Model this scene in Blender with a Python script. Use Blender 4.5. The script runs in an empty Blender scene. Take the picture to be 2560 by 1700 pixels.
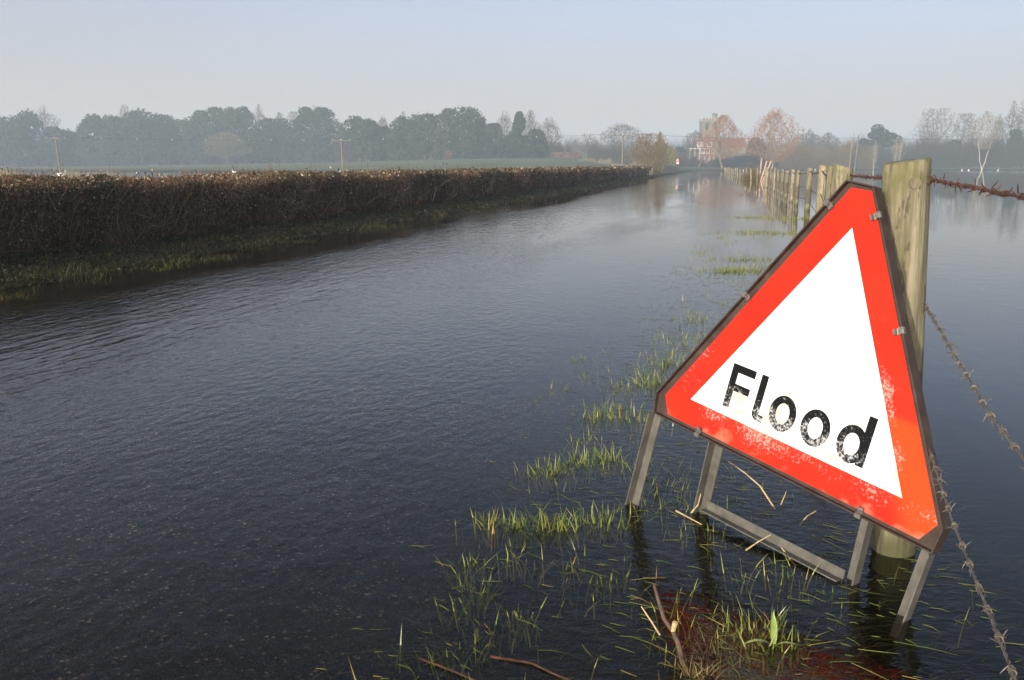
import bpy, math, random
import numpy as np
from mathutils import Vector, Matrix

SC = bpy.context.scene
COL = SC.collection
R_ = math.radians

# ------------------------------------------------------------------ camera
CAM_H, F_PX, PX0, PY0, HZ = 1.1, 2200.0, 1280.0, 850.0, 417.0
TH = math.atan((PY0 - HZ) / F_PX)
cd = bpy.data.cameras.new('camera')
cd.sensor_width = 36.0
cd.lens = 36.0 * F_PX / 2560.0
cd.clip_start = 0.05
cd.clip_end = 30000
cam = bpy.data.objects.new('camera', cd)
COL.objects.link(cam)
cam.location = (0, 0, CAM_H)
cam.rotation_euler = (math.pi / 2 - TH, 0, 0)
SC.camera = cam

# ------------------------------------------------------------------ sky, sun, exposure
SUN_DIR = Vector((-math.sin(R_(31)) * math.cos(R_(13)), -math.cos(R_(31)) * math.cos(R_(13)), math.sin(R_(13))))
SUN_EL = math.asin(SUN_DIR.z)
SUN_AZ = math.atan2(SUN_DIR.x, SUN_DIR.y)
w = bpy.data.worlds.new('World')
SC.world = w
w.use_nodes = True
nt = w.node_tree
sky = nt.nodes.new('ShaderNodeTexSky')
sky.sky_type = 'NISHITA'
sky.sun_disc = False
sky.sun_elevation = SUN_EL
sky.sun_rotation = SUN_AZ
sky.altitude = 0
sky.air_density = 0.52
sky.dust_density = 6.3
sky.ozone_density = 1.1
bg = nt.nodes['Background']
bg.inputs['Strength'].default_value = 0.15
nt.links.new(sky.outputs[0], bg.inputs['Color'])

sd = bpy.data.lights.new('sun', 'SUN')
sd.energy = 2.8
sd.angle = R_(0.5)
sd.color = (1.0, 0.91, 0.79)
sun = bpy.data.objects.new('sun', sd)
COL.objects.link(sun)
sun.rotation_euler = SUN_DIR.to_track_quat('Z', 'Y').to_euler()
sun.location = (-8, -5, 12)

SC.view_settings.view_transform = 'Standard'
SC.view_settings.look = 'None'
SC.view_settings.exposure = 1.17
SC.view_settings.gamma = 1.0
SC.view_settings.use_curve_mapping = False

# ------------------------------------------------------------------ helpers
fw = np.array([0, math.cos(TH), -math.sin(TH)])
up = np.array([0, math.sin(TH), math.cos(TH)])
CAMP = np.array([0, 0, CAM_H])

def ray(px, py):
    return np.array([(px - PX0) / F_PX, 0, 0]) + fw - up * (py - PY0) / F_PX

def gnd(px, py, z=0.0):
    d = ray(px, py)
    return CAMP + d * ((z - CAM_H) / d[2])

def at(px, py, Y):
    d = ray(px, py)
    return CAMP + d * (Y / d[1])

ROAD_A = R_(13.0)
CA, SA = math.cos(ROAD_A), math.sin(ROAD_A)

def uv2xy(u, v):
    return u * CA + v * SA, -u * SA + v * CA

def xy2uv(x, y):
    return x * CA - y * SA, x * SA + y * CA

def sstep(a, b, x):
    t = np.clip((np.asarray(x, float) - a) / (b - a), 0, 1)
    return t * t * (3 - 2 * t)

PROF_U = [-900, -14, -10.6, -9.7, -8.6, -7.7, -7.0, -6.3, -5.9, -5.6, -3.0, -0.9, -0.3, 0.4, 1.0, 1.7, 3.0, 900]
PROF_Z = [-0.4, -0.4, -0.3, 0.02, 0.10, 0.10, 0.05, -0.01, -0.05, -0.075, -0.045, -0.08, -0.06, -0.055, -0.10, -0.32, -0.6, -0.6]
AZ_P = [0, 200, 450, 570, 700, 860, 1000, 1100, 1200, 1300, 1420, 1460, 1500, 1560, 1700, 1900, 2050, 2560]
AZ_Z = [0.8, 0.9, 1.6, 1.7, 2.3, 2.8, 3.1, 3.5, 3.8, 3.85, 3.9, 3.6, 2.3, 1.6, 1.1, 0.8, 0.6, 0.6]
AZ_R = [430, 415, 400, 390, 370, 340, 325, 318, 310, 300, 300, 295, 290, 285, 285, 330, 350, 350]

def gz(x, y):
    x = np.asarray(x, float); y = np.asarray(y, float)
    u, v = xy2uv(x, y)
    p = np.interp(u, PROF_U, PROF_Z)
    r = np.hypot(x, y)
    pxx = PX0 + F_PX * x / np.maximum(y, 1.0) / 1.02
    base = np.interp(pxx, AZ_P, AZ_Z)
    R = np.interp(pxx, AZ_P, AZ_R)
    start = np.where(pxx > 1900, R - 25, np.where(pxx < 1520, 125, 215))
    k = sstep(0, 1, (r - start) / (R - start))
    k = np.where(y < 20, 0, k)
    return p * (1 - k) + base * k

def new_obj(name, me, parent=None, mat=None):
    o = bpy.data.objects.new(name, me)
    COL.objects.link(o)
    if parent is not None:
        o.parent = parent
    if mat is not None and me is not None and not me.materials:
        me.materials.append(mat)
    return o

def tag(o, label=None, cat=None, group=None, kind=None):
    if label: o['label'] = label
    if cat: o['category'] = cat
    if group: o['group'] = group
    if kind: o['kind'] = kind
    return o

def thing(name, loc, label, cat, group=None, rz=0.0):
    o = bpy.data.objects.new(name, None)
    COL.objects.link(o)
    o.location = tuple(float(c) for c in loc)
    o.rotation_euler = (0, 0, rz)
    o.empty_display_size = 0.1
    return tag(o, label, cat, group)

def np_mesh(name, verts, faces, smooth=False, rnd=None):
    """faces: (n,k) int array (all same k)"""
    verts = np.asarray(verts, np.float32); faces = np.asarray(faces, np.int32)
    me = bpy.data.meshes.new(name)
    n, k = faces.shape
    me.vertices.add(len(verts)); me.vertices.foreach_set('co', verts.ravel())
    me.loops.add(n * k); me.loops.foreach_set('vertex_index', faces.ravel())
    me.polygons.add(n)
    me.polygons.foreach_set('loop_start', np.arange(0, n * k, k, dtype=np.int32))
    me.polygons.foreach_set('loop_total', np.full(n, k, np.int32))
    if smooth: me.polygons.foreach_set('use_smooth', np.ones(n, bool))
    if rnd is not None:
        a = me.attributes.new('rnd', 'FLOAT', 'FACE')
        a.data.foreach_set('value', np.asarray(rnd, np.float32))
    me.update(calc_edges=True)
    return me

class MB:
    """collects pieces into one mesh"""
    def __init__(s): s.v = []; s.f = []
    def add(s, verts, faces):
        b = len(s.v)
        s.v += [tuple(float(c) for c in p) for p in verts]
        s.f += [tuple(b + i for i in f) for f in faces]
    def box(s, c, h, M=None):
        vs = [Vector((sx * h[0], sy * h[1], sz * h[2])) for sx in (-1, 1) for sy in (-1, 1) for sz in (-1, 1)]
        if M is not None: vs = [M @ p for p in vs]
        vs = [p + Vector(c) for p in vs]
        s.add(vs, [(0, 1, 3, 2), (4, 6, 7, 5), (0, 4, 5, 1), (2, 3, 7, 6), (0, 2, 6, 4), (1, 5, 7, 3)])
    def bar(s, p0, p1, ax, w, d, w1=None):
        """prism from p0 to p1; ax = width direction hint"""
        p0 = Vector(p0); p1 = Vector(p1); t = (p1 - p0).normalized()
        a = Vector(ax); a = (a - t * a.dot(t)).normalized(); b = t.cross(a)
        w1 = w if w1 is None else w1
        vs = []
        for p, ww in ((p0, w), (p1, w1)):
            for sa, sb in ((-1, -1), (1, -1), (1, 1), (-1, 1)):
                vs.append(p + a * sa * ww / 2 + b * sb * d / 2)
        s.add(vs, [(3, 2, 1, 0), (4, 5, 6, 7), (0, 1, 5, 4), (1, 2, 6, 5), (2, 3, 7, 6), (3, 0, 4, 7)])
    def tube(s, pts, rad, n=6, cap=True):
        pts = [Vector(p) for p in pts]
        if not hasattr(rad, '__len__'): rad = [rad] * len(pts)
        ref = Vector((0, 0, 1)); rings = []
        t0 = (pts[-1] - pts[0])
        if abs(t0.normalized().z) > 0.9: ref = Vector((1, 0, 0))
        vs = []
        for i, p in enumerate(pts):
            t = (pts[min(i + 1, len(pts) - 1)] - pts[max(i - 1, 0)]).normalized()
            a = (ref - t * ref.dot(t)).normalized(); b = t.cross(a)
            for k in range(n):
                q = 2 * math.pi * k / n
                vs.append(p + (a * math.cos(q) + b * math.sin(q)) * rad[i])
        fs = []
        for i in range(len(pts) - 1):
            for k in range(n):
                k2 = (k + 1) % n
                fs.append((i * n + k, i * n + k2, (i + 1) * n + k2, (i + 1) * n + k))
        if cap:
            fs.append(tuple(range(n - 1, -1, -1)))
            fs.append(tuple((len(pts) - 1) * n + k for k in range(n)))
        s.add(vs, fs)
    def poly(s, pts2, y0, y1):
        """outline in local x,z extruded from y0 (front) to y1"""
        n = len(pts2)
        vs = [(p[0], y0, p[1]) for p in pts2] + [(p[0], y1, p[1]) for p in pts2]
        s.add(vs, [tuple(range(n)), tuple(range(2 * n - 1, n - 1, -1))] + [(i, i + n, (i + 1) % n + n, (i + 1) % n) for i in range(n)])
    def build(s, name, mat, parent=None, smooth=False, bevel=0):
        me = bpy.data.meshes.new(name)
        me.from_pydata(s.v, [], s.f)
        if smooth:
            for p in me.polygons: p.use_smooth = True
        me.update()
        o = new_obj(name, me, parent, mat)
        if bevel:
            m = o.modifiers.new('bevel', 'BEVEL'); m.width = bevel; m.segments = 2; m.limit_method = 'ANGLE'
        return o

def segs_mesh(name, p0, p1, r0, r1, n=3, rnd=None):
    """many tapered prisms at once"""
    p0 = np.asarray(p0, float); p1 = np.asarray(p1, float); m = len(p0)
    t = p1 - p0; t /= np.maximum(np.linalg.norm(t, axis=1, keepdims=True), 1e-9)
    ref = np.where(np.abs(t[:, 2:3]) > 0.9, np.array([[1., 0, 0]]), np.array([[0, 0, 1.]]))
    a = ref - t * (ref * t).sum(1, keepdims=True); a /= np.linalg.norm(a, axis=1, keepdims=True)
    b = np.cross(t, a)
    r0 = np.broadcast_to(r0, (m,)); r1 = np.broadcast_to(r1, (m,))
    V = np.zeros((m, 2 * n, 3))
    for k in range(n):
        q = 2 * math.pi * k / n
        o = a * math.cos(q) + b * math.sin(q)
        V[:, k] = p0 + o * r0[:, None]
        V[:, n + k] = p1 + o * r1[:, None]
    F = np.array([[k, (k + 1) % n, n + (k + 1) % n, n + k] for k in range(n)])
    faces = (F[None] + (np.arange(m) * 2 * n)[:, None, None]).reshape(-1, 4)
    rr = None if rnd is None else np.repeat(rnd, n)
    return np_mesh(name, V.reshape(-1, 3), faces, rnd=rr)

def leaves_mesh(name, c, nrm, size, rng, aspect=0.6, rnd=None):
    """leaf-shaped quads (kite) at centres c facing nrm"""
    m = len(c)
    nrm = nrm / np.maximum(np.linalg.norm(nrm, axis=1, keepdims=True), 1e-9)
    q = rng.normal(size=(m, 3))
    a = q - nrm * (q * nrm).sum(1, keepdims=True); a /= np.maximum(np.linalg.norm(a, axis=1, keepdims=True), 1e-9)
    b = np.cross(nrm, a)
    s = np.broadcast_to(size, (m,))[:, None]
    V = np.zeros((m, 4, 3))
    V[:, 0] = c - a * s
    V[:, 1] = c + b * s * aspect - a * s * 0.1 + nrm * s * 0.15
    V[:, 2] = c + a * s
    V[:, 3] = c - b * s * aspect - a * s * 0.1 + nrm * s * 0.15
    F = np.arange(m * 4).reshape(m, 4)
    return np_mesh(name, V.reshape(-1, 3), F, rnd=rng.random(m) if rnd is None else rnd)

# ------------------------------------------------------------------ materials
def mat_new(name):
    m = bpy.data.materials.new(name); m.use_nodes = True
    t = m.node_tree
    return m, t, t.nodes['Principled BSDF'], t.nodes['Material Output']

def nd(t, typ, **kw):
    n = t.nodes.new(typ)
    for k, v in kw.items(): setattr(n, k, v)
    return n

def ramp(t, stops):
    r = nd(t, 'ShaderNodeValToRGB')
    e = r.color_ramp.elements
    while len(e) < len(stops): e.new(0.5)
    for i, (p, c) in enumerate(stops):
        e[i].position = p
        e[i].color = (c[0], c[1], c[2], 1) if hasattr(c, '__len__') else (c, c, c, 1)
    return r

def noise(t, scale, detail=4, rough=0.55, vec=None, stretch=None, coord='Object'):
    n = nd(t, 'ShaderNodeTexNoise')
    n.inputs['Scale'].default_value = scale
    n.inputs['Detail'].default_value = detail
    n.inputs['Roughness'].default_value = rough
    if vec is None:
        tc = nd(t, 'ShaderNodeTexCoord'); vec = tc.outputs[coord]
    if stretch:
        mp = nd(t, 'ShaderNodeMapping'); mp.inputs['Scale'].default_value = stretch
        t.links.new(vec, mp.inputs['Vector']); vec = mp.outputs[0]
    t.links.new(vec, n.inputs['Vector'])
    return n

def math_n(t, op, a, b=None, clamp=False):
    n = nd(t, 'ShaderNodeMath', operation=op, use_clamp=clamp)
    for i, x in enumerate((a, b)):
        if x is None: continue
        if isinstance(x, (int, float)): n.inputs[i].default_value = x
        else: t.links.new(x, n.inputs[i])
    return n.outputs[0]

def maprange(t, v, a, b, c=0.0, d=1.0, smooth=True):
    n = nd(t, 'ShaderNodeMapRange')
    n.interpolation_type = 'SMOOTHSTEP' if smooth else 'LINEAR'
    n.inputs['From Min'].default_value = a; n.inputs['From Max'].default_value = b
    n.inputs['To Min'].default_value = c; n.inputs['To Max'].default_value = d
    t.links.new(v, n.inputs['Value'])
    return n.outputs['Result']

def mixc(t, fac, a, b):
    n = nd(t, 'ShaderNodeMix', data_type='RGBA')
    for key, x in ((0, fac), (6, a), (7, b)):
        if isinstance(x, (int, float)): n.inputs[key].default_value = x
        elif isinstance(x, tuple): n.inputs[key].default_value = (x[0], x[1], x[2], 1)
        else: t.links.new(x, n.inputs[key])
    return n.outputs[2]

def pm(name, stops, scale=8, rough=0.7, detail=5, stretch=None, metal=0.0, bump=0.0, bscale=None, spec=0.5):
    m, t, p, _ = mat_new(name)
    n = noise(t, scale, detail, stretch=stretch)
    r = ramp(t, stops)
    t.links.new(n.outputs[0], r.inputs[0]); t.links.new(r.outputs[0], p.inputs['Base Color'])
    p.inputs['Roughness'].default_value = rough; p.inputs['Metallic'].default_value = metal
    p.inputs['Specular IOR Level'].default_value = spec
    if bump:
        nb = noise(t, bscale or scale * 3, 5, stretch=stretch)
        b = nd(t, 'ShaderNodeBump'); b.inputs['Strength'].default_value = 1.0; b.inputs['Distance'].default_value = bump
        t.links.new(nb.outputs[0], b.inputs['Height']); t.links.new(b.outputs[0], p.inputs['Normal'])
    return m

def leafmat(name, stops, transl=0.25, gloss=0.0):
    """colour by per-face random attribute; a little light passes through"""
    m, t, p, out = mat_new(name)
    a = nd(t, 'ShaderNodeAttribute'); a.attribute_name = 'rnd'
    r = ramp(t, stops)
    t.links.new(a.outputs['Fac'], r.inputs[0])
    d = nd(t, 'ShaderNodeBsdfDiffuse'); tr = nd(t, 'ShaderNodeBsdfTranslucent')
    mx = nd(t, 'ShaderNodeMixShader'); mx.inputs[0].default_value = transl
    t.links.new(r.outputs[0], d.inputs[0]); t.links.new(r.outputs[0], tr.inputs[0])
    t.links.new(d.outputs[0], mx.inputs[1]); t.links.new(tr.outputs[0], mx.inputs[2])
    last = mx.outputs[0]
    if gloss:
        g = nd(t, 'ShaderNodeBsdfGlossy'); g.inputs['Roughness'].default_value = 0.35
        m2 = nd(t, 'ShaderNodeMixShader'); m2.inputs[0].default_value = gloss
        t.links.new(last, m2.inputs[1]); t.links.new(g.outputs[0], m2.inputs[2]); last = m2.outputs[0]
    t.links.new(last, out.inputs['Surface'])
    t.nodes.remove(p)
    return m

M = {}
# --- road asphalt with chips
def asphalt():
    m, t, p, _ = mat_new('wet_asphalt')
    tc = nd(t, 'ShaderNodeTexCoord')
    vor = nd(t, 'ShaderNodeTexVoronoi'); vor.inputs['Scale'].default_value = 120
    t.links.new(tc.outputs['Object'], vor.inputs['Vector'])
    r1 = ramp(t, [(0.0, (0.008, 0.007, 0.006)), (0.6, (0.026, 0.022, 0.018)), (0.85, (0.065, 0.053, 0.039)), (0.95, (0.13, 0.105, 0.072)), (0.985, (0.30, 0.24, 0.16)), (0.998, (0.6, 0.5, 0.36))])
    sp = nd(t, 'ShaderNodeSeparateColor'); t.links.new(vor.outputs['Color'], sp.inputs[0])
    t.links.new(sp.outputs[0], r1.inputs[0])
    n = noise(t, 0.9, 8, 0.6, vec=tc.outputs['Object'])
    r2 = ramp(t, [(0.36, 0.35), (0.66, 1.7)]); t.links.new(n.outputs[0], r2.inputs[0])
    mul = nd(t, 'ShaderNodeMix', data_type='RGBA', blend_type='MULTIPLY'); mul.inputs[0].default_value = 1
    t.links.new(r1.outputs[0], mul.inputs[6]); t.links.new(r2.outputs[0], mul.inputs[7])
    n2 = noise(t, 0.55, 5, vec=tc.outputs['Object'])
    f2 = maprange(t, n2.outputs[0], 0.5, 0.68)
    c = mixc(t, math_n(t, 'MULTIPLY', f2, 0.6), mul.outputs[2], (0.050, 0.036, 0.02))
    rot = nd(t, 'ShaderNodeVectorRotate', rotation_type='Z_AXIS'); rot.inputs['Angle'].default_value = ROAD_A
    t.links.new(tc.outputs['Object'], rot.inputs['Vector'])
    su = nd(t, 'ShaderNodeSeparateXYZ'); t.links.new(rot.outputs[0], su.inputs[0])
    ne = noise(t, 2.6, 7, 0.65, vec=tc.outputs['Object'])
    ue = math_n(t, 'ADD', su.outputs[0], math_n(t, 'MULTIPLY', math_n(t, 'SUBTRACT', ne.outputs[0], 0.5), 1.6))
    edge = math_n(t, 'MAXIMUM', maprange(t, ue, -0.95, -0.35), maprange(t, ue, -5.75, -6.05))
    nm = noise(t, 38, 6, 0.65, vec=tc.outputs['Object'], stretch=(0.5, 1.2, 1))
    mud = ramp(t, [(0.3, (0.010, 0.010, 0.006)), (0.55, (0.034, 0.032, 0.014)), (0.72, (0.085, 0.07, 0.035))]); t.links.new(nm.outputs[0], mud.inputs[0])
    c = mixc(t, edge, c, mud.outputs[0])
    t.links.new(c, p.inputs['Base Color'])
    p.inputs['Roughness'].default_value = 0.8
    b = nd(t, 'ShaderNodeBump'); b.inputs['Distance'].default_value = 0.006
    t.links.new(vor.outputs['Distance'], b.inputs['Height']); t.links.new(b.outputs[0], p.inputs['Normal'])
    return m
M['asphalt'] = asphalt()

def ground_mat():
    m, t, p, _ = mat_new('meadow_ground')
    tc = nd(t, 'ShaderNodeTexCoord')
    sx = nd(t, 'ShaderNodeSeparateXYZ'); t.links.new(tc.outputs['Object'], sx.inputs[0])
    n1 = noise(t, 3.0, 8, vec=tc.outputs['Object'])
    mud = ramp(t, [(0.3, (0.012, 0.011, 0.006)), (0.6, (0.035, 0.034, 0.014)), (0.75, (0.06, 0.045, 0.02))]); t.links.new(n1.outputs[0], mud.inputs[0])
    n2 = noise(t, 0.04, 8, vec=tc.outputs['Object'])
    gr = ramp(t, [(0.3, (0.075, 0.10, 0.045)), (0.55, (0.11, 0.135, 0.065)), (0.75, (0.145, 0.15, 0.085))]); t.links.new(n2.outputs[0], gr.inputs[0])
    f = maprange(t, sx.outputs[2], 0.15, 0.6)
    t.links.new(mixc(t, f, mud.outputs[0], gr.outputs[0]), p.inputs['Base Color'])
    p.inputs['Roughness'].default_value = 0.95; p.inputs['Specular IOR Level'].default_value = 0.1
    return m
M['ground'] = ground_mat()

def water_mat():
    m, t, p, out = mat_new('flood_water')
    t.nodes.remove(p)
    g = nd(t, 'ShaderNodeNewGeometry')
    rot = nd(t, 'ShaderNodeVectorRotate', rotation_type='Z_AXIS'); rot.inputs['Angle'].default_value = ROAD_A
    t.links.new(g.outputs['Position'], rot.inputs['Vector'])
    sx = nd(t, 'ShaderNodeSeparateXYZ'); t.links.new(rot.outputs[0], sx.inputs[0])
    U, V = sx.outputs[0], sx.outputs[1]
    vec = rot.outputs[0]
    big = noise(t, 0.22, 4, vec=vec, stretch=(1.6, 0.35, 1))
    bigf = big.outputs[0]
    # wind/flow ripples running along the road, strongest near the hedge
    uj = math_n(t, 'ADD', U, math_n(t, 'MULTIPLY', math_n(t, 'SUBTRACT', bigf, 0.5), 4.0))
    a = maprange(t, uj, -5.7, -4.4)
    b = maprange(t, uj, -3.2, -2.0, 1.0, 0.0)
    hedge_band = math_n(t, 'MULTIPLY', a, b)
    streak = noise(t, 10.0, 3, 0.55, vec=vec, stretch=(1.0, 0.24, 1))
    h1 = math_n(t, 'MULTIPLY', math_n(t, 'MULTIPLY', streak.outputs[0], hedge_band), 0.0090)
    # fine ripples on the whole road in patches
    fine = noise(t, 19.0, 3, 0.55, vec=vec, stretch=(1.0, 0.55, 1))
    road = math_n(t, 'MULTIPLY', maprange(t, uj, -6.6, -5.5), maprange(t, uj, 0.6, 1.6, 1.0, 0.0))
    patch = maprange(t, bigf, 0.40, 0.60, 0.05, 1.0)
    fade = maprange(t, V, 14.0, 45.0, 1.0, 0.05)
    h2 = math_n(t, 'MULTIPLY', math_n(t, 'MULTIPLY', math_n(t, 'MULTIPLY', fine.outputs[0], road), math_n(t, 'MULTIPLY', patch, fade)), 0.0056)
    # choppy water round the sign and its grass
    chop = noise(t, 24.0, 3, 0.55, vec=vec, stretch=(0.75, 1.2, 1))
    cz = math_n(t, 'MULTIPLY', maprange(t, U, -0.9, -0.3), math_n(t, 'MULTIPLY', maprange(t, U, 0.55, 0.95, 1.0, 0.0), maprange(t, V, 4.0, 9.0, 1.0, 0.2)))
    h3 = math_n(t, 'MULTIPLY', math_n(t, 'MULTIPLY', chop.outputs[0], cz), 0.0030)
    # lazy swell everywhere
    swell = noise(t, 5.0, 2, 0.5, vec=vec, stretch=(1.0, 0.6, 1))
    h4 = math_n(t, 'MULTIPLY', math_n(t, 'MULTIPLY', swell.outputs[0], math_n(t, 'MULTIPLY', fade, maprange(t, bigf, 0.38, 0.62, 0.25, 1.15))), 0.0032)
    calm = noise(t, 3.2, 3, 0.5, vec=vec, stretch=(0.35, 1.0, 1))
    h5 = math_n(t, 'MULTIPLY', calm.outputs[0], 0.0006)
    h = math_n(t, 'ADD', math_n(t, 'ADD', math_n(t, 'ADD', h1, h2), math_n(t, 'ADD', h3, h4)), h5)
    bp = nd(t, 'ShaderNodeBump'); bp.inputs['Strength'].default_value = 1.0; bp.inputs['Distance'].default_value = 1.0
    t.links.new(h, bp.inputs['Height'])
    # reflectance from both polarisations; skylight square to the low sun is mostly the one water mirrors weakly
    dt = nd(t, 'ShaderNodeVectorMath', operation='DOT_PRODUCT')
    t.links.new(bp.outputs[0], dt.inputs[0]); t.links.new(g.outputs['Incoming'], dt.inputs[1])
    c = math_n(t, 'MAXIMUM', dt.outputs['Value'], 0.004)
    n_ = 1.333
    ct = math_n(t, 'SQRT', math_n(t, 'SUBTRACT', 1.0 - 1.0 / n_ ** 2, math_n(t, 'MULTIPLY', math_n(t, 'MULTIPLY', c, c), -1.0 / n_ ** 2)))
    nct = math_n(t, 'MULTIPLY', ct, n_); nc = math_n(t, 'MULTIPLY', c, n_)
    rs = math_n(t, 'POWER', math_n(t, 'DIVIDE', math_n(t, 'SUBTRACT', nct, c), math_n(t, 'ADD', nct, c)), 2.0)
    rp_ = math_n(t, 'DIVIDE', math_n(t, 'SUBTRACT', nc, ct), math_n(t, 'ADD', nc, ct)); rp = math_n(t, 'MULTIPLY', rp_, rp_)
    refl = math_n(t, 'ADD', math_n(t, 'MULTIPLY', rs, 0.30), math_n(t, 'MULTIPLY', rp, 0.70), clamp=True)
    tr = nd(t, 'ShaderNodeBsdfTransparent'); tr.inputs[0].default_value = (0.42, 0.40, 0.345, 1)
    gl = nd(t, 'ShaderNodeBsdfGlossy'); gl.inputs['Roughness'].default_value = 0.0
    gl.inputs[0].default_value = (1, 1, 1, 1)
    t.links.new(bp.outputs[0], gl.inputs['Normal'])
    mx = nd(t, 'ShaderNodeMixShader')
    t.links.new(refl, mx.inputs[0]); t.links.new(tr.outputs[0], mx.inputs[1]); t.links.new(gl.outputs[0], mx.inputs[2])
    t.links.new(mx.outputs[0], out.inputs['Surface'])
    return m
M['water'] = water_mat()

def post_mat(name, top, mid, algae, wet_z=0.42):
    m, t, p, _ = mat_new(name)
    tc = nd(t, 'ShaderNodeTexCoord')
    g = noise(t, 55, 8, 0.62, vec=tc.outputs['Object'], stretch=(1, 1, 0.05))
    r = ramp(t, [(0.34, tuple(c * 0.7 for c in mid)), (0.44, mid), (0.56, top), (0.72, tuple(min(1, c * 1.2) for c in top))]); t.links.new(g.outputs[0], r.inputs[0])
    # knots and checks
    k = noise(t, 42, 3, vec=tc.outputs['Object'], stretch=(1, 1, 0.22))
    kf = maprange(t, k.outputs[0], 0.575, 0.625)
    c1 = mixc(t, math_n(t, 'MULTIPLY', kf, 0.75), r.outputs[0], tuple(c * 0.28 for c in mid))
    # algae near the top rim and along one side
    a = noise(t, 9, 6, vec=tc.outputs['Object'])
    sx = nd(t, 'ShaderNodeSeparateXYZ'); t.links.new(tc.outputs['Object'], sx.inputs[0])
    low = maprange(t, sx.outputs[2], wet_z, wet_z - 0.3)
    topz = maprange(t, sx.outputs[2], 0.93, 1.10)
    zone = math_n(t, 'MAXIMUM', low, math_n(t, 'MULTIPLY', topz, 0.9))
    f = maprange(t, math_n(t, 'ADD', a.outputs[0], math_n(t, 'MULTIPLY', zone, 0.17)), 0.48, 0.74)
    c2 = mixc(t, math_n(t, 'MULTIPLY', f, 0.85), c1, algae)
    edge_n = noise(t, 16, 5, vec=tc.outputs['Object'], stretch=(1, 1, .5))
    zz = math_n(t, 'ADD', sx.outputs[2], math_n(t, 'MULTIPLY', math_n(t, 'SUBTRACT', edge_n.outputs[0], 0.5), 0.16))
    dark_band = math_n(t, 'MULTIPLY', maprange(t, zz, 0.56, 0.53), maprange(t, zz, 0.13, 0.20))  # darker brown band partway up the post, ragged at its edges
    c2 = mixc(t, math_n(t, 'MULTIPLY', dark_band, 0.8 if wet_z > 0.4 else 0.25), c2, (0.075, 0.062, 0.034))
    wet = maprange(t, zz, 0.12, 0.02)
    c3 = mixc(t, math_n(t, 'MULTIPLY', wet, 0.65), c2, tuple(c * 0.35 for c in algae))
    t.links.new(c3, p.inputs['Base Color'])
    p.inputs['Roughness'].default_value = 0.85
    bp = nd(t, 'ShaderNodeBump'); bp.inputs['Distance'].default_value = 0.008
    t.links.new(g.outputs[0], bp.inputs['Height']); t.links.new(bp.outputs[0], p.inputs['Normal'])
    return m
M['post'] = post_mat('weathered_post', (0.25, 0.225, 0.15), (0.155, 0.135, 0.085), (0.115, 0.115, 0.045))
M['post_pale'] = post_mat('pale_post', (0.32, 0.28, 0.185), (0.21, 0.18, 0.115), (0.16, 0.145, 0.065), 0.25)
M['knot'] = pm('knot_wood', [(0.3, (0.09, 0.08, 0.05)), (0.7, (0.19, 0.165, 0.11))], 90, 0.85, stretch=(1, 1, .3))
M['post_pink'] = pm('barked_post', [(0.3, (0.30, 0.19, 0.14)), (0.7, (0.46, 0.33, 0.25))], 20, 0.8, stretch=(1, 1, 0.15))
M['rust'] = pm('rusty_wire', [(0.3, (0.035, 0.016, 0.010)), (0.55, (0.085, 0.036, 0.021)), (0.8, (0.16, 0.08, 0.05))], 120, 0.7, metal=0.2)
M['wire'] = pm('dull_wire', [(0.3, (0.06, 0.05, 0.04)), (0.7, (0.18, 0.16, 0.13))], 90, 0.6, metal=0.3)
M['thin_wire'] = pm('dark_wire', [(0.3, (0.05, 0.035, 0.025)), (0.7, (0.10, 0.07, 0.05))], 30, 0.7)
M['steel'] = pm('galvanised_steel', [(0.3, (0.060, 0.057, 0.049)), (0.55, (0.100, 0.096, 0.084)), (0.8, (0.14, 0.132, 0.112))], 18, 0.6, spec=0.25, bump=0.0006, bscale=60)
M['frame'] = pm('brown_steel', [(0.3, (0.034, 0.022, 0.019)), (0.6, (0.058, 0.041, 0.034)), (0.8, (0.09, 0.07, 0.06))], 22, 0.6, spec=0.2)
M['clip'] = pm('spring_steel', [(0.3, (0.09, 0.086, 0.078)), (0.7, (0.21, 0.20, 0.185))], 140, 0.45, metal=0.45)
M['bark'] = pm('bark', [(0.3, (0.06, 0.05, 0.035)), (0.7, (0.16, 0.14, 0.10))], 6, 0.9)
M['pale_bark'] = pm('pale_bark', [(0.3, (0.22, 0.20, 0.13)), (0.7, (0.40, 0.37, 0.25))], 4, 0.9)
M['birch'] = pm('birch_bark', [(0.35, (0.25, 0.21, 0.18)), (0.6, (0.55, 0.50, 0.44))], 5, 0.8)
M['twig'] = pm('stick_bark', [(0.3, (0.04, 0.028, 0.021)), (0.7, (0.115, 0.082, 0.06))], 40, 0.85, spec=0.1)
M['straw'] = pm('dry_straw', [(0.3, (0.32, 0.23, 0.10)), (0.7, (0.52, 0.42, 0.22))], 60, 0.7)
M['bramble'] = pm('bramble_stem', [(0.3, (0.035, 0.017, 0.012)), (0.7, (0.085, 0.042, 0.028))], 40, 0.8, spec=0.1)
M['pole'] = pm('pole_wood', [(0.3, (0.12, 0.105, 0.075)), (0.7, (0.20, 0.178, 0.13))], 3, 0.85)
M['stone'] = pm('church_stone', [(0.3, (0.11, 0.10, 0.072)), (0.55, (0.19, 0.172, 0.125)), (0.75, (0.28, 0.255, 0.19))], 1.2, 0.9)
M['brick'] = pm('red_brick', [(0.3, (0.10, 0.055, 0.040)), (0.7, (0.17, 0.095, 0.07))], 2.0, 0.9)
M['tile'] = pm('roof_tile', [(0.3, (0.13, 0.06, 0.04)), (0.7, (0.22, 0.10, 0.07))], 2.0, 0.85)
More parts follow.
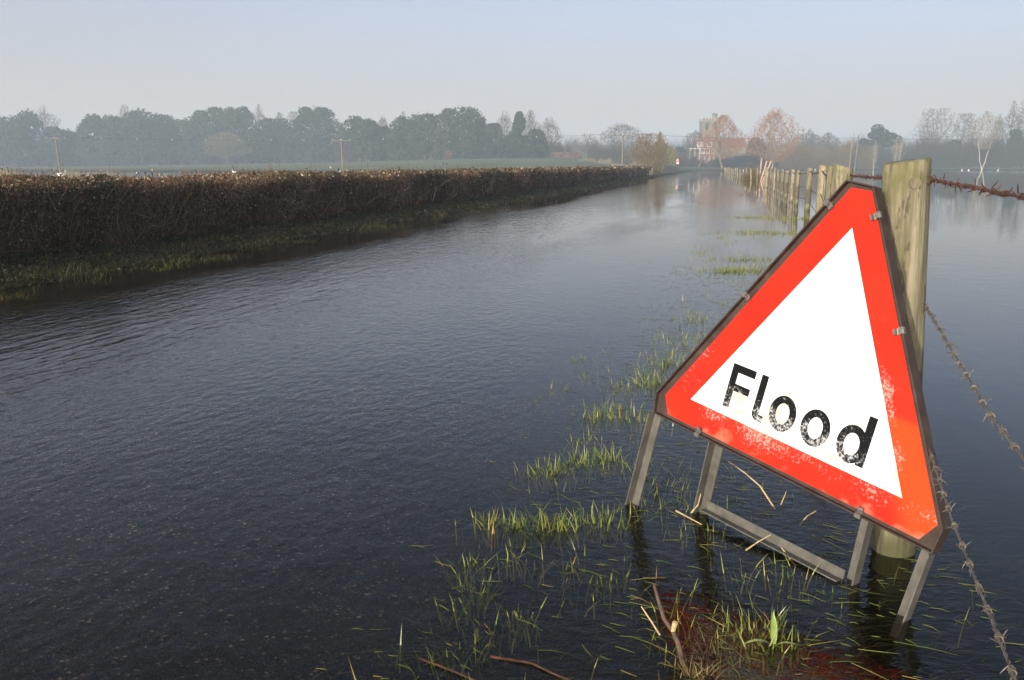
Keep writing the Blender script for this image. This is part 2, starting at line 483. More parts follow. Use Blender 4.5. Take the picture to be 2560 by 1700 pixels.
M['white'] = pm('white_paint', [(0.3, (0.66, 0.65, 0.6)), (0.7, (0.8, 0.79, 0.75))], 2.0, 0.6)
M['dark_glass'] = pm('window_glass', [(0.3, (0.02, 0.022, 0.025)), (0.7, (0.05, 0.055, 0.06))], 2.0, 0.15)
M['bird'] = pm('white_feathers', [(0.3, (0.72, 0.71, 0.68)), (0.7, (0.85, 0.84, 0.82))], 6.0, 0.8)
M['beak'] = pm('orange_beak', [(0.3, (0.5, 0.2, 0.04)), (0.7, (0.6, 0.25, 0.05))], 8.0, 0.6)

M['hedge_leaf'] = leafmat('hedge_leaves', [(0.0, (0.034, 0.038, 0.014)), (0.26, (0.065, 0.064, 0.02)), (0.42, (0.13, 0.066, 0.04)), (0.66, (0.20, 0.108, 0.062)), (0.84, (0.27, 0.19, 0.10)), (1.0, (0.55, 0.46, 0.27))], 0.4, 0.05)
M['hedge_stem'] = leafmat('hedge_stems', [(0.0, (0.055, 0.029, 0.02)), (0.6, (0.14, 0.078, 0.052)), (0.9, (0.26, 0.175, 0.11)), (1.0, (0.40, 0.30, 0.18))], 0.0)
M['grass'] = leafmat('grass_blades', [(0.0, (0.09, 0.14, 0.02)), (0.5, (0.19, 0.25, 0.035)), (0.8, (0.30, 0.33, 0.06)), (0.93, (0.36, 0.34, 0.10)), (1.0, (0.44, 0.23, 0.05))], 0.35, 0.05)
M['sub_grass'] = leafmat('drowned_grass', [(0.0, (0.05, 0.075, 0.018)), (0.6, (0.12, 0.155, 0.045)), (0.9, (0.16, 0.16, 0.06)), (1.0, (0.22, 0.17, 0.075))], 0.2)
M['verge'] = leafmat('verge_grass', [(0.0, (0.022, 0.025, 0.012)), (0.45, (0.045, 0.05, 0.022)), (0.75, (0.082, 0.075, 0.038)), (1.0, (0.22, 0.18, 0.10))], 0.2)
M['moss'] = leafmat('wet_moss', [(0.0, (0.045, 0.043, 0.012)), (0.6, (0.085, 0.078, 0.024)), (1.0, (0.19, 0.17, 0.065))], 0.25)
M['tuft'] = leafmat('dead_tuft', [(0.0, (0.10, 0.085, 0.03)), (0.6, (0.20, 0.16, 0.07)), (1.0, (0.34, 0.27, 0.13))], 0.2)
M['reed'] = leafmat('dry_reeds', [(0.0, (0.24, 0.19, 0.11)), (1.0, (0.42, 0.36, 0.24))], 0.3)
EV = [[(0.0, (0.018, 0.032, 0.016)), (0.6, (0.034, 0.052, 0.025)), (1.0, (0.06, 0.08, 0.038))],
      [(0.0, (0.014, 0.027, 0.015)), (0.6, (0.026, 0.042, 0.023)), (1.0, (0.045, 0.062, 0.034))],
      [(0.0, (0.03, 0.04, 0.018)), (0.6, (0.054, 0.064, 0.029)), (1.0, (0.085, 0.092, 0.042))]]
for i, s in enumerate(EV): M['ever%d' % i] = leafmat('evergreen_leaves_%s' % 'abc'[i], s, 0.15)
M['pine_leaf'] = leafmat('pine_needles', [(0.0, (0.018, 0.032, 0.022)), (1.0, (0.04, 0.06, 0.038))], 0.1)
TW = {'grey': ((0.065, 0.058, 0.042), (0.14, 0.122, 0.086)), 'olive': ((0.12, 0.12, 0.06), (0.20, 0.19, 0.10)), 'orange': ((0.22, 0.105, 0.04), (0.40, 0.205, 0.09)),
      'brown': ((0.12, 0.088, 0.034), (0.25, 0.18, 0.075)), 'pale': ((0.20, 0.17, 0.11), (0.34, 0.29, 0.19)), 'thicket': ((0.04, 0.034, 0.024), (0.095, 0.078, 0.052)), 'white': ((0.30, 0.27, 0.19), (0.46, 0.42, 0.31)), 'dark': ((0.05, 0.045, 0.04), (0.11, 0.09, 0.075)), 'red': ((0.11, 0.068, 0.05), (0.18, 0.115, 0.085)), 'ivy': ((0.20, 0.21, 0.06), (0.33, 0.32, 0.11))}
for k, (c0, c1) in TW.items(): M['tw_' + k] = leafmat('twigs_' + k, [(0.0, c0), (1.0, c1)], 0.0)

# ------------------------------------------------------------------ setting: ground, road, water
ug = np.array([-560, -420, -300, -220, -160, -120, -90, -70, -55, -42, -32, -24, -18, -14, -12, -10.6, -9.7, -8.6, -7.7, -7.0, -6.3, -5.9, -5.6, -4.3, -3.0, -1.9, -0.9, -0.3, 0.4, 1.0, 1.7, 3.0, 5, 8, 12, 18, 26, 36, 48, 62, 80, 100, 130, 170, 220, 280, 360, 460, 560.])
vg = np.concatenate([np.arange(-40, 0, 8), np.arange(0, 20, 2), np.arange(20, 100, 8), np.arange(100, 480, 9), np.arange(480, 800, 40)]).astype(float)

def sheet(name, us, vs, dz, mat):
    U, V = np.meshgrid(us, vs)
    X, Y = uv2xy(U, V)
    Z = gz(X, Y) + dz
    n, m = U.shape
    verts = np.stack([X.ravel(), Y.ravel(), Z.ravel()], 1)
    idx = np.arange(n * m).reshape(n, m)
    F = np.stack([idx[:-1, :-1], idx[:-1, 1:], idx[1:, 1:], idx[1:, :-1]], -1).reshape(-1, 4)
    o = new_obj(name, np_mesh(name, verts, F, smooth=True), None, mat)
    return tag(o, kind='structure')

sheet('ground', ug, vg, 0.0, M['ground'])
sheet('road', ug[(ug >= -6.35) & (ug <= 0.45)], vg[(vg >= -8) & (vg <= 235)], 0.004, M['asphalt'])
x0, y0 = 620, 860
wo = new_obj('water', np_mesh('water', [(-x0, -60, 0), (x0, -60, 0), (x0, 820, 0), (-x0, 820, 0)], [(0, 1, 2, 3)]), None, M['water'])
tag(wo, kind='structure')

# ------------------------------------------------------------------ flood warning sign
SR = Matrix(((0.58183335, 0.78281239, 0.22062348), (-0.8009219, 0.59865034, -0.01191093), (-0.14140034, -0.169772, 0.97528632)))
SIGN_K = 1.1
ST = Vector((0.81620703, 2.38114591, 0.53662851))

def sign_mats():
    # red face, worn to pale pink along the lower border and right edge
    m, t, p, _ = mat_new('sign_red')
    tc = nd(t, 'ShaderNodeTexCoord')
    sx = nd(t, 'ShaderNodeSeparateXYZ'); t.links.new(tc.outputs['Object'], sx.inputs[0])
    X, Z = sx.outputs[0], sx.outputs[2]
    n0 = noise(t, 5, 4, vec=tc.outputs['Object'])
    base = ramp(t, [(0.3, (0.50, 0.018, 0.009)), (0.7, (0.60, 0.027, 0.012))]); t.links.new(n0.outputs[0], base.inputs[0])
    # faded orange reflective patch low on the right edge
    right = math_n(t, 'ADD', X, math_n(t, 'MULTIPLY', Z, 0.577))        # 0.26 on the right slanted edge
    orange = math_n(t, 'MULTIPLY', maprange(t, right, 0.17, 0.24), maprange(t, Z, -0.01, -0.03))
    c0 = mixc(t, math_n(t, 'MULTIPLY', orange, 0.45), base.outputs[0], (0.70, 0.09, 0.014))
    ns = noise(t, 120, 10, 0.75, vec=tc.outputs['Object'])
    nl = noise(t, 7, 3, vec=tc.outputs['Object'])
    inner_bot = maprange(t, Z, -0.268, -0.20)
    zb = math_n(t, 'MULTIPLY', math_n(t, 'MULTIPLY', inner_bot, maprange(t, Z, -0.17, -0.185)), maprange(t, X, -0.34, -0.2))
    zr = math_n(t, 'MULTIPLY', math_n(t, 'MULTIPLY', maprange(t, right, 0.175, 0.20), maprange(t, right, 0.262, 0.235)), math_n(t, 'MULTIPLY', maprange(t, Z, 0.22, 0.08), maprange(t, Z, -0.20, -0.12)))
    left = math_n(t, 'ADD', math_n(t, 'MULTIPLY', X, -1.0), math_n(t, 'MULTIPLY', Z, 0.577))
    zl = math_n(t, 'MULTIPLY', math_n(t, 'MULTIPLY', maprange(t, X, -0.26, -0.31), maprange(t, X, -0.40, -0.35)), maprange(t, Z, -0.23, -0.15))
    zone = math_n(t, 'MAXIMUM', math_n(t, 'MAXIMUM', zb, math_n(t, 'MULTIPLY', zr, 0.9)), math_n(t, 'MULTIPLY', zl, 0.8))
    thr = math_n(t, 'ADD', math_n(t, 'ADD', ns.outputs[0], math_n(t, 'MULTIPLY', math_n(t, 'SUBTRACT', nl.outputs[0], 0.5), 0.5)), math_n(t, 'MULTIPLY', zone, 0.175))
    f = maprange(t, thr, 0.67, 0.80)
    c1 = mixc(t, math_n(t, 'MULTIPLY', f, 0.8), c0, (0.66, 0.30, 0.26))
    # brown dirt low down
    nd_ = noise(t, 14, 7, 0.65, vec=tc.outputs['Object'], stretch=(0.6, 1, 1))
    d = maprange(t, math_n(t, 'ADD', nd_.outputs[0], maprange(t, Z, -0.205, -0.265, 0.0, 0.14)), 0.62, 0.76)
    c2 = mixc(t, math_n(t, 'MULTIPLY', d, 0.55), c1, (0.30, 0.19, 0.12))
    t.links.new(c2, p.inputs['Base Color']); p.inputs['Roughness'].default_value = 0.5; p.inputs['Specular IOR Level'].default_value = 0.08
    M['red'] = m
    m, t, p, _ = mat_new('sign_white')
    tc = nd(t, 'ShaderNodeTexCoord')
    sx = nd(t, 'ShaderNodeSeparateXYZ'); t.links.new(tc.outputs['Object'], sx.inputs[0])
    n = noise(t, 11, 7, 0.7, vec=tc.outputs['Object'])
    lowz = maprange(t, sx.outputs[2], 0.05, -0.15)
    f = maprange(t, math_n(t, 'ADD', n.outputs[0], math_n(t, 'MULTIPLY', lowz, 0.13)), 0.56, 0.76)
    n2 = noise(t, 34, 5, 0.6, vec=tc.outputs['Object'])
    f2 = maprange(t, math_n(t, 'ADD', n2.outputs[0], math_n(t, 'MULTIPLY', lowz, 0.03)), 0.705, 0.76)
    c = mixc(t, math_n(t, 'MULTIPLY', f, 0.8), (0.76, 0.76, 0.74), (0.52, 0.44, 0.27))
    c = mixc(t, math_n(t, 'MULTIPLY', f2, 0.75), c, (0.36, 0.21, 0.08))
    t.links.new(c, p.inputs['Base Color']); p.inputs['Roughness'].default_value = 0.5; p.inputs['Specular IOR Level'].default_value = 0.08
    M['sign_white'] = m
    m, t, p, _ = mat_new('sign_black')
    tc = nd(t, 'ShaderNodeTexCoord')
    sx = nd(t, 'ShaderNodeSeparateXYZ'); t.links.new(tc.outputs['Object'], sx.inputs[0])
    n = noise(t, 130, 9, 0.75, vec=tc.outputs['Object'])
    nb = noise(t, 22, 4, 0.6, vec=tc.outputs['Object'])
    low = maprange(t, sx.outputs[2], -0.06, -0.15)
    v = math_n(t, 'ADD', math_n(t, 'ADD', n.outputs[0], math_n(t, 'MULTIPLY', low, 0.16)), math_n(t, 'MULTIPLY', math_n(t, 'SUBTRACT', nb.outputs[0], 0.5), 0.5))
    f = maprange(t, v, 0.60, 0.80)
    c = mixc(t, math_n(t, 'MULTIPLY', f, 0.85), (0.008, 0.0085, 0.010), (0.50, 0.52, 0.54))
    t.links.new(c, p.inputs['Base Color']); p.inputs['Roughness'].default_value = 0.6; p.inputs['Specular IOR Level'].default_value = 0.05
    M['black'] = m
sign_mats()

def offset_poly(pts, d):
    """inward offset of a convex outline given clockwise or anticlockwise"""
    n = len(pts); out = []
    area = sum(pts[i][0] * pts[(i + 1) % n][1] - pts[(i + 1) % n][0] * pts[i][1] for i in range(n))
    sgn = 1 if area > 0 else -1
    L = []
    for i in range(n):
        a = np.array(pts[i]); b = np.array(pts[(i + 1) % n]); t = (b - a) / np.linalg.norm(b - a)
        nn = np.array([-t[1], t[0]]) * sgn
        L.append((a + nn * d, t))
    for i in range(n):
        (a, t), (b, s) = L[i - 1], L[i]
        A = np.array([t, -s]).T
        k = np.linalg.solve(A, b - a)
        out.append(tuple(a + t * k[0]))
    return out

def ring(mb, outer, inner, y0, y1):
    n = len(outer); vs = []
    for y in (y0, y1):
        for p in outer: vs.append((p[0], y, p[1]))
        for p in inner: vs.append((p[0], y, p[1]))
    fs = []
    for i in range(n):
        j = (i + 1) % n
        fs += [(i, j, n + j, n + i), (2 * n + i, 3 * n + i, 3 * n + j, 2 * n + j),
               (i, 2 * n + i, 2 * n + j, j), (n + i, n + j, 3 * n + j, 3 * n + i)]
    mb.add(vs, fs)

def build_sign():
    root = bpy.data.objects.new('flood_sign', None); COL.objects.link(root)
    root.matrix_world = Matrix.Translation(ST) @ SR.to_4x4() @ Matrix.Scale(SIGN_K, 4)
    root.empty_display_size = 0.2
    tag(root, 'large red and white triangular warning sign reading Flood on a steel stand', 'road sign')
    S, c = 0.90, 0.057
    h = S * math.sqrt(3) / 2
    A, B, L = (0, 2 * h / 3), (S / 2, -h / 3), (-S / 2, -h / 3)
    def tow(p, q):
        d = math.hypot(q[0] - p[0], q[1] - p[1]); return (p[0] + (q[0] - p[0]) * c / d, p[1] + (q[1] - p[1]) * c / d)
    hexa = [tow(A, L), tow(A, B), tow(B, A), tow(B, L), tow(L, B), tow(L, A)]
    mb = MB(); mb.poly(hexa, 0.0, 0.0014); plate = mb.build('plate', M['red'], root)
    # white triangle
    s = 0.655; hw = s * math.sqrt(3) / 2
    tri = [(0.006, 2 * hw / 3 - 0.002), (s / 2 + 0.002, -hw / 3), (-s / 2, -hw / 3)]
    mb = MB(); mb.poly(tri, -0.0006, -0.0001); mb.build('white_triangle', M['sign_white'], plate)
    # lettering: F l o o d
    mb = MB(); y0, y1 = -0.0014, -0.0008
    zb, zt = -0.166, -0.043
    def rect(xa, za, xb, zb_): mb.poly([(xa, za), (xa, zb_), (xb, zb_), (xb, za)], y0, y1)
    rect(-0.217, zb, -0.195, zt)
    rect(-0.195, zt - 0.0215, -0.139, zt); rect(-0.195, -0.116, -0.144, -0.0955)
    rect(-0.120, -0.146, -0.0985, zt)
    # curved foot of the l
    n = 8; pts = []
    for i in range(n + 1):
        q = math.pi + (math.pi / 2) * i / n
        pts.append((-0.100 + 0.020 * math.cos(q), -0.146 + 0.0205 * math.sin(q)))
    inn = []
    for i in range(n + 1):
        q = math.pi * 1.5 - (math.pi / 2) * i / n
        inn.append((-0.0925 + 0.006 * math.cos(q), -0.1465 + 0.0015 * math.sin(q)))
    foot = [(-0.120, -0.146)] + pts[1:] + [(-0.083, -0.1665), (-0.083, -0.1485)] + inn[:-1] + [(-0.0985, -0.146)]
    mb.poly(foot, y0, y1)
    def oval(cx, cz, rx, rz, ix, iz, lift=0.0, n=40):
        o = [(cx + rx * math.cos(2 * math.pi * k / n), cz + rz * math.sin(2 * math.pi * k / n)) for k in range(n)]
        i_ = [(cx + ix * math.cos(2 * math.pi * k / n), cz + iz * math.sin(2 * math.pi * k / n)) for k in range(n)]
        ring(mb, o, i_, y0 - lift, y1)
    oval(-0.030, -0.120, 0.0405, 0.0475, 0.0200, 0.0275)
    oval(0.070, -0.120, 0.0415, 0.0475, 0.0205, 0.0275)
    oval(0.1735, -0.120, 0.0400, 0.0475, 0.0200, 0.0275)
    y0 -= 0.0003
    rect(0.197, -0.164, 0.2185, -0.039)
    mb.build('lettering', M['black'], plate)
    # frame of steel angle: side wall standing forward, back flange behind the plate
    out = [(-0.043, 0.486), (0.034, 0.483), (0.440, -0.214), (0.434, -0.274), (-0.444, -0.274), (-0.452, -0.214)]
    mb = MB()
    ring(mb, out, offset_poly(out, 0.004), -0.010, 0.0270)
    ring(mb, offset_poly(out, 0.0045), offset_poly(out, 0.040), 0.0020, 0.0060)
    mb.build('frame', M['frame'], root, bevel=0.0012)
    # legs of angle steel
    def angle_leg(p0, p1, side, yb, mat=M['steel'], wl=0.029, wf=0.026):
        """p0 top, p1 foot (local), side +1 right: side wall outside, flange at the back"""
        p0 = Vector(p0); p1 = Vector(p1); mb = MB()
        q = Vector((0, -wl / 2 + 0.004, 0))
        mb.bar(p0 + q, p1 + q, (1, 0, 0), 0.004, wl)
        f = Vector((-side * (wf / 2 + 0.0023), 0.002, 0))
        mb.bar(p0 + f, p1 + f, (1, 0, 0), wf, 0.004)
        return mb.build('leg', mat, root, bevel=0.001)
    angle_leg((-0.444, 0, -0.2745), (-0.438, 0, -0.66), -1, 0)
    angle_leg((0.434, 0, -0.2745), (0.426, 0, -0.60), 1, 0)
    # hinged rear prop
    a0 = Vector((-0.276, 0.099, -0.523)); a1 = Vector((-0.256, 0.053, -0.292))
    b0 = Vector((0.262, 0.055, -0.453)); b1 = Vector((0.254, 0.045, -0.284))
    LA = a1 + (a1 - a0) * 0.55; LB = b1 + (b1 - b0) * 0.8
    def prop(top, foot, side, nm='prop'):
        mb = MB(); t = (foot - top).normalized(); foot = foot + t * 0.09
        mb.bar(top, foot, (1, 0, 0), 0.004, 0.030)
        f = Vector((-side * 0.0165, 0.0145, 0))
        mb.bar(top + f, foot + f, (1, 0, 0), 0.029, 0.004)
        return mb.build(nm, M['steel'], root, bevel=0.001)
    prop(LA, a0, -1, 'rear_leg'); prop(LB, b0, 1, 'rear_leg')
    mb = MB(); ca = a0 + (a1 - a0) * 0.17; cb = b0 + (b1 - b0) * 0.05
    dv = (cb - ca).normalized(); ca = ca + dv * 0.034; cb = cb - dv * 0.033
    mb.bar(ca, cb, (0, 0, 1), 0.026, 0.004)
    f = Vector((0, -0.016, -0.0135)); mb.bar(ca + f, cb + f, (0, 1, 0), 0.028, 0.004)
    mb.build('crossbar', M['steel'], root, bevel=0.001)
    mb = MB(); mb.bar(LA + Vector((0.01, 0.004, -0.02)), LB + Vector((-0.01, 0.0, -0.02)), (0, 0, 1), 0.03, 0.004)
    mb.build('hinge_bar', M['steel'], root)
    # gussets in the bottom corners
    for sx in (-1, 1):
        mb = MB(); mb.poly([(sx * 0.434, -0.215), (sx * 0.429, -0.268), (sx * 0.372, -0.268)], 0.0066, 0.0086)
        mb.build('gusset', M['steel'], root)
    # spring clips holding the plate
    TL, TR, KL, KR, BL, BR = (Vector((p[0], 0, p[1])) for p in (out[0], out[1], out[5], out[2], out[4], out[3]))
    for (a, b, px, pz, k) in ((KL, TL, -0.062, 0.415, 1), (KL, TL, -0.232, 0.140, 1), (TR, KR, 0.062, 0.415, 1), (TR, KR, 0.208, 0.174, 1), (BR, BL, -0.265, -0.266, 1), (BR, BL, 0.248, -0.266, 1)):
        t = (b - a).normalized(); inw = Vector((t.z, 0, -t.x))
        if inw.dot(-(a + b) / 2) < 0: inw = -inw
        p = Vector((px, 0, pz)); p = a + t * (p - a).dot(t)
        prof = [(-0.0022, -0.002), (-0.0028, -0.0130), (0.0065, -0.0135), (0.0085, -0.009), (0.0130, -0.0050), (0.0190, -0.0060), (0.0225, -0.0125), (0.0270, -0.0120), (0.0285, -0.0040)]
        mb = MB(); pp = [p + inw * (n_ if n_ < 0.01 else 0.0085 + (n_ - 0.0085) * 0.75) + Vector((0, y_, 0)) for n_, y_ in prof]
        for i in range(len(pp) - 1): mb.bar(pp[i], pp[i + 1], t, 0.0165 - 0.0003 * i, 0.0018)
        mb.build('clip', M['clip'], root, bevel=0.0006)
    return root
build_sign()

# ------------------------------------------------------------------ wooden fence posts on the right
rngp = np.random.default_rng(5)

def make_post(x, y, rad, top, lean=(0, 0), mat='post', slant=(0.0, 0.0), bot=-0.7, nseg=22, nz=24, taper=0.0, seed=0):
    rg = np.random.default_rng(seed + 100)
    zs = np.concatenate([np.linspace(bot, 0, 5)[:-1], np.linspace(0, top, nz)])
    ang = np.arange(nseg) * 2 * np.pi / nseg
    ph = rg.random(6) * 6.28
    vs = []
    for i, z in enumerate(zs):
        k = z / max(top, .1)
        r = rad * (1 - taper * (1 - k)) * (1 + 0.018 * np.sin(2 * ang + ph[0] + z * 0.8) + 0.012 * np.sin(3 * ang + ph[1] + z * 3) + 0.006 * np.sin(7 * ang + ph[2]))
        zz = z + (slant[0] * np.cos(ang) + slant[1] * np.sin(ang)) * (1 if i == len(zs) - 1 else max(0.0, (k - .85) / .15) * .9)
        vs.append(np.stack([np.cos(ang) * r + lean[0] * z, np.sin(ang) * r + lean[1] * z, zz], 1))
    # small bevel ring and cap
    last = vs[-1].copy(); c = last.mean(0)
    cap = c + (last - c) * 0.94; cap[:, 2] += 0.004
    vs.append(cap)
    V = np.concatenate(vs + [(c + np.array([0, 0, 0.006]))[None]])
    n = len(vs); F = []
    for i in range(n - 1):
        for k in range(nseg):
            k2 = (k + 1) % nseg
            F.append((i * nseg + k, i * nseg + k2, (i + 1) * nseg + k2, (i + 1) * nseg + k))
    for k in range(nseg): F.append(((n - 1) * nseg + k, (n - 1) * nseg + (k + 1) % nseg, len(V) - 1))
    me = bpy.data.meshes.new('fence_post'); me.from_pydata([tuple(p) for p in V.tolist()], [], F)
    for p in me.polygons: p.use_smooth = True
    me.update()
    o = new_obj('fence_post', me, None, M[mat]); o.location = (float(x), float(y), 0)
    o.rotation_euler = (0, 0, 0)
    return o

GP = 'round wooden posts of the fence beside the flooded road'
P_NEAR = (1.117, 2.412)
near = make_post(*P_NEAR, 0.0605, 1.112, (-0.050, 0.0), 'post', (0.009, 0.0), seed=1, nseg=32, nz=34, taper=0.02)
tag(near, 'thick weathered fence post rising directly behind the flood sign', 'fence post', GP)
mb = MB()
for k in range(14): pass
kn = [(0.0155 * math.cos(q * 2 * math.pi / 18), 0.0155 * math.sin(q * 2 * math.pi / 18)) for q in range(18)]
mb.poly(kn, -0.003, 0.003); knot = mb.build('knot', M['knot'], near)
knot.location = (-0.057, -0.0605, 1.058)
mb = MB(); mb.tube([(-0.03, -0.040, 1.077), (-0.014, -0.060, 1.075), (-0.014, -0.061, 1.057), (-0.03, -0.040, 1.055)], 0.0018, 5)
mb.build('staple', M['rust'], near)
mb = MB(); mb.tube([(-0.01, -0.034, 0.738), (0.008, -0.053, 0.736), (0.008, -0.054, 0.718), (-0.01, -0.034, 0.716)], 0.0018, 5)
mb.build('staple', M['wire'], near)

def pxpost(px, dist, top=None):
    d = ray(px, HZ); return d[0] / math.hypot(d[0], d[1]) * dist, d[1] / math.hypot(d[0], d[1]) * dist

POSTS = [  # px at top, ground distance, radius, top height, lean x, material, label
    (2107, 6.3, 0.068, 1.095, 0.0, 'post', 'pale fence post with a cut top next behind the flood sign apex'),
    (2084, 10.7, 0.064, 1.11, 0.0, 'post', 'mossy edged fence post half hidden between two paler posts above the sign'),
    (2056, 15.2, 0.066, 1.115, 0.012, 'post_pale', 'pale straight post left of the mossy pair above the sign slope'),
    (2025, 23.9, 0.070, 1.07, 0.012, 'post', 'lone fence post meeting the upper left slope of the flood sign'),
    (1996, 27.2, 0.062, 0.99, 0.016, 'post', 'darker fence post standing in grass, second left of the sign slope'),
    (1983, 29.6, 0.062, 1.01, 0.016, 'post_pale', 'pale fence post standing in grass, third left of the sign slope'),
    (1968.5, 33.0, 0.064, 0.97, 0.010, 'post', 'fence post with pale reflection, fourth left of the sign slope'),
    (1958.5, 35.6, 0.060, 0.98, 0.0, 'post', 'grey fence post, fifth left of the sign slope'),
    (1947, 39.0, 0.052, 0.98, 0.0, 'post', 'thin dark mottled fence post in the middle of the row'),
    (1938, 42.0, 0.056, 1.06, 0.005, 'post_pale', 'taller pale fence post in the middle of the row'),
    (1928, 46.0, 0.052, 1.0, 0.0, 'post', 'thin fence post just right of the double post'),
    (1919, 50.0, 0.085, 1.03, 0.02, 'post_pale', 'stout pale double post just right of the leaning poles'),
    (1914.5, 52.0, 0.06, 1.06, 0.02, 'post_pale', 'pale post at the right edge of the brushwood heap'),
    (1895, 66.0, 0.085, 1.04, 0.0, 'post', 'squat post half buried in the brushwood heap'),
]
PXY = []
def retop(px, dist):
    x, y = pxpost(px, dist); return x, y
for i, (px, dist, rad, top, lean, mt, lab) in enumerate(POSTS):
    x, y = pxpost(px, dist); PXY.append((x, y, top))
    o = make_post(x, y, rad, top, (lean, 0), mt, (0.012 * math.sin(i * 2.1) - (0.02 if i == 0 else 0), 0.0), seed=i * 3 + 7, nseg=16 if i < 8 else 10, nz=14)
    tag(o, lab, 'fence post', GP)
FARP = [(1880, 76), (1868.5, 86), (1860.5, 94), (1852, 101), (1845, 108), (1840, 115), (1834.5, 122), (1830.5, 129), (1826.5, 137), (1823, 146), (1820, 156), (1817.5, 167), (1815, 180), (1812.5, 195)]
for i, (px, dist) in enumerate(FARP):
    x, y = pxpost(px, dist); PXY.append((x, y, 0.95))
    o = make_post(x, y, 0.075, 0.93 + 0.10 * math.sin(i * 1.7), (-0.09 + 0.04 * math.sin(i * 3.1), 0), 'post_pale', seed=i + 60, nseg=8, nz=6)
    tag(o, 'small pale slanting post in the far part of the receding fence row', 'fence post', 'far slanting posts of the fence row')
# three barked poles leaning out of the brushwood heap
for (x0p, y0p, x1p, y1p, lab) in ((1897.5, 449, 1904.3, 396, 'tall nearly upright pinkish pole in the brushwood heap'), (1902, 451, 1917.5, 402, 'pinkish pole leaning right across the brushwood heap'), (1907, 452, 1928, 403, 'rearmost leaning pinkish pole behind the double post')):
    a = gnd(x0p, y0p, 0); b = at(x1p, y1p, a[1])
    mb = MB(); dz = (b - a)
    mb.tube([a - dz * 0.25, a + dz * 0.5 + np.array([0.02, 0, 0]), b], [0.075, 0.07, 0.062], 8)
    tag(mb.build('leaning_pole', M['post_pink'], None, smooth=False), lab, 'pole', 'pinkish poles leaning in the brushwood heap')

# ------------------------------------------------------------------ barbed wire
def barb_mesh(name, seed, rs, ln, rw):
    rg = random.Random(seed); mb = MB()
    for s in (-1, 1):
        pts = [(rs * math.cos(q * 1.05 + s), s * 0.004 + (q - 4) * 0.0008, rs * math.sin(q * 1.05 + s)) for q in range(9)]
        mb.tube(pts, rw, 5)
        for e in (pts[0], pts[-1]):
            d = Vector((rg.uniform(-1, 1), rg.uniform(-0.9, 0.9), rg.uniform(-1, 1))).normalized()
            e = Vector(e); mb.tube([e, e + d * ln * 0.6, e + d * ln + Vector((0, 0.002, 0))], [rw, rw * 0.95, rw * 0.3], 5)
    me = bpy.data.meshes.new(name); me.from_pydata(mb.v, [], mb.f); me.update(); return me

def wire_path(pts, sag, n=60):
    out = []
    for i in range(len(pts) - 1):
        a, b = np.array(pts[i], float), np.array(pts[i + 1], float)
        for k in range(n):
            s = k / n; p = a + (b - a) * s; p[2] -= sag * 4 * s * (1 - s); out.append(p)
    out.append(np.array(pts[-1], float)); return np.array(out)

def barbed(pts, sag, label, mat, rw, pitch, gap, group, ln, coil, first=0.03):
    root = thing('barbed_wire', (0, 0, 0), label, 'barbed wire', group)
    P = wire_path(pts, sag, 90)
    d = np.concatenate([[0], np.cumsum(np.linalg.norm(np.diff(P, axis=0), axis=1))])
    S = np.arange(0, d[-1], pitch / 6)
    Q = np.stack([np.interp(S, d, P[:, k]) for k in range(3)], 1)
    T = np.gradient(Q, axis=0); T /= np.linalg.norm(T, axis=1, keepdims=True)
    a = np.cross(T, np.array([0, 0, 1.0])); a /= np.linalg.norm(a, axis=1, keepdims=True); b = np.cross(T, a)
    q = S / pitch * 2 * np.pi
    mb = MB()
    for off in (0, math.pi):
        H = Q + (a * np.cos(q + off)[:, None] + b * np.sin(q + off)[:, None]) * rw
        mb.tube(H, rw, 5)
    mb.build('strand', mat, root, smooth=True)
    meshes = [barb_mesh('barb', i, coil, ln, rw * 0.72) for i in range(4)]
    for m_ in meshes: m_.materials.append(mat)
    rg = random.Random(3); s = first; i = 0
    while s < d[-1]:
        p = Vector([float(np.interp(s, d, P[:, k])) for k in range(3)])
        j = min(int(s / d[-1] * (len(P) - 2)), len(P) - 2)
        t = Vector((P[j + 1] - P[j]).tolist()).normalized()
        o = new_obj('barb', meshes[i % 4], root)
        o.matrix_world = Matrix.Translation(p) @ t.to_track_quat('Y', 'Z').to_matrix().to_4x4() @ Matrix.Rotation(rg.uniform(0, 6.28), 4, 'Y')
        s += gap * rg.uniform(0.9, 1.12); i += 1
    return root

fd = np.array([-0.30, -0.954, 0])
NP = np.array([P_NEAR[0], P_NEAR[1], 0])
C0 = np.array(PXY[0][:2] + (0,))
top_pts = [C0 + np.array([0.03, -0.07, 1.045]), NP + np.array([0.035, 0.035, 1.066])]
barbed([top_pts[0], top_pts[1]], 0.004, 'rusty barbed wire stretched between the two nearest post tops', M['rust'], 0.0018, 0.04, 0.085, 'barbed wire strands near the sign', 0.019, 0.0052)
barbed([NP + np.array([-0.010, -0.052, 1.066]), NP + fd * 0.95 + np.array([0.0, 0, 1.056]), NP + fd * 3.2 + np.array([0, 0, 1.03])], 0.0, 'thick rusty barbed wire leaving the post top towards the right edge', M['rust'], 0.0018, 0.04, 0.098, 'barbed wire strands near the sign', 0.019, 0.0052, 0.02)
barbed([NP + np.array([0.010, -0.044, 0.727]), NP + fd * 1.0 + np.array([0, 0, 0.688]), NP + fd * 3.2 + np.array([0, 0, 0.66])], 0.0, 'grey barbed wire slanting from halfway up the post over dark water', M['wire'], 0.0016, 0.035, 0.088, 'barbed wire strands near the sign', 0.017, 0.0050, 0.02)
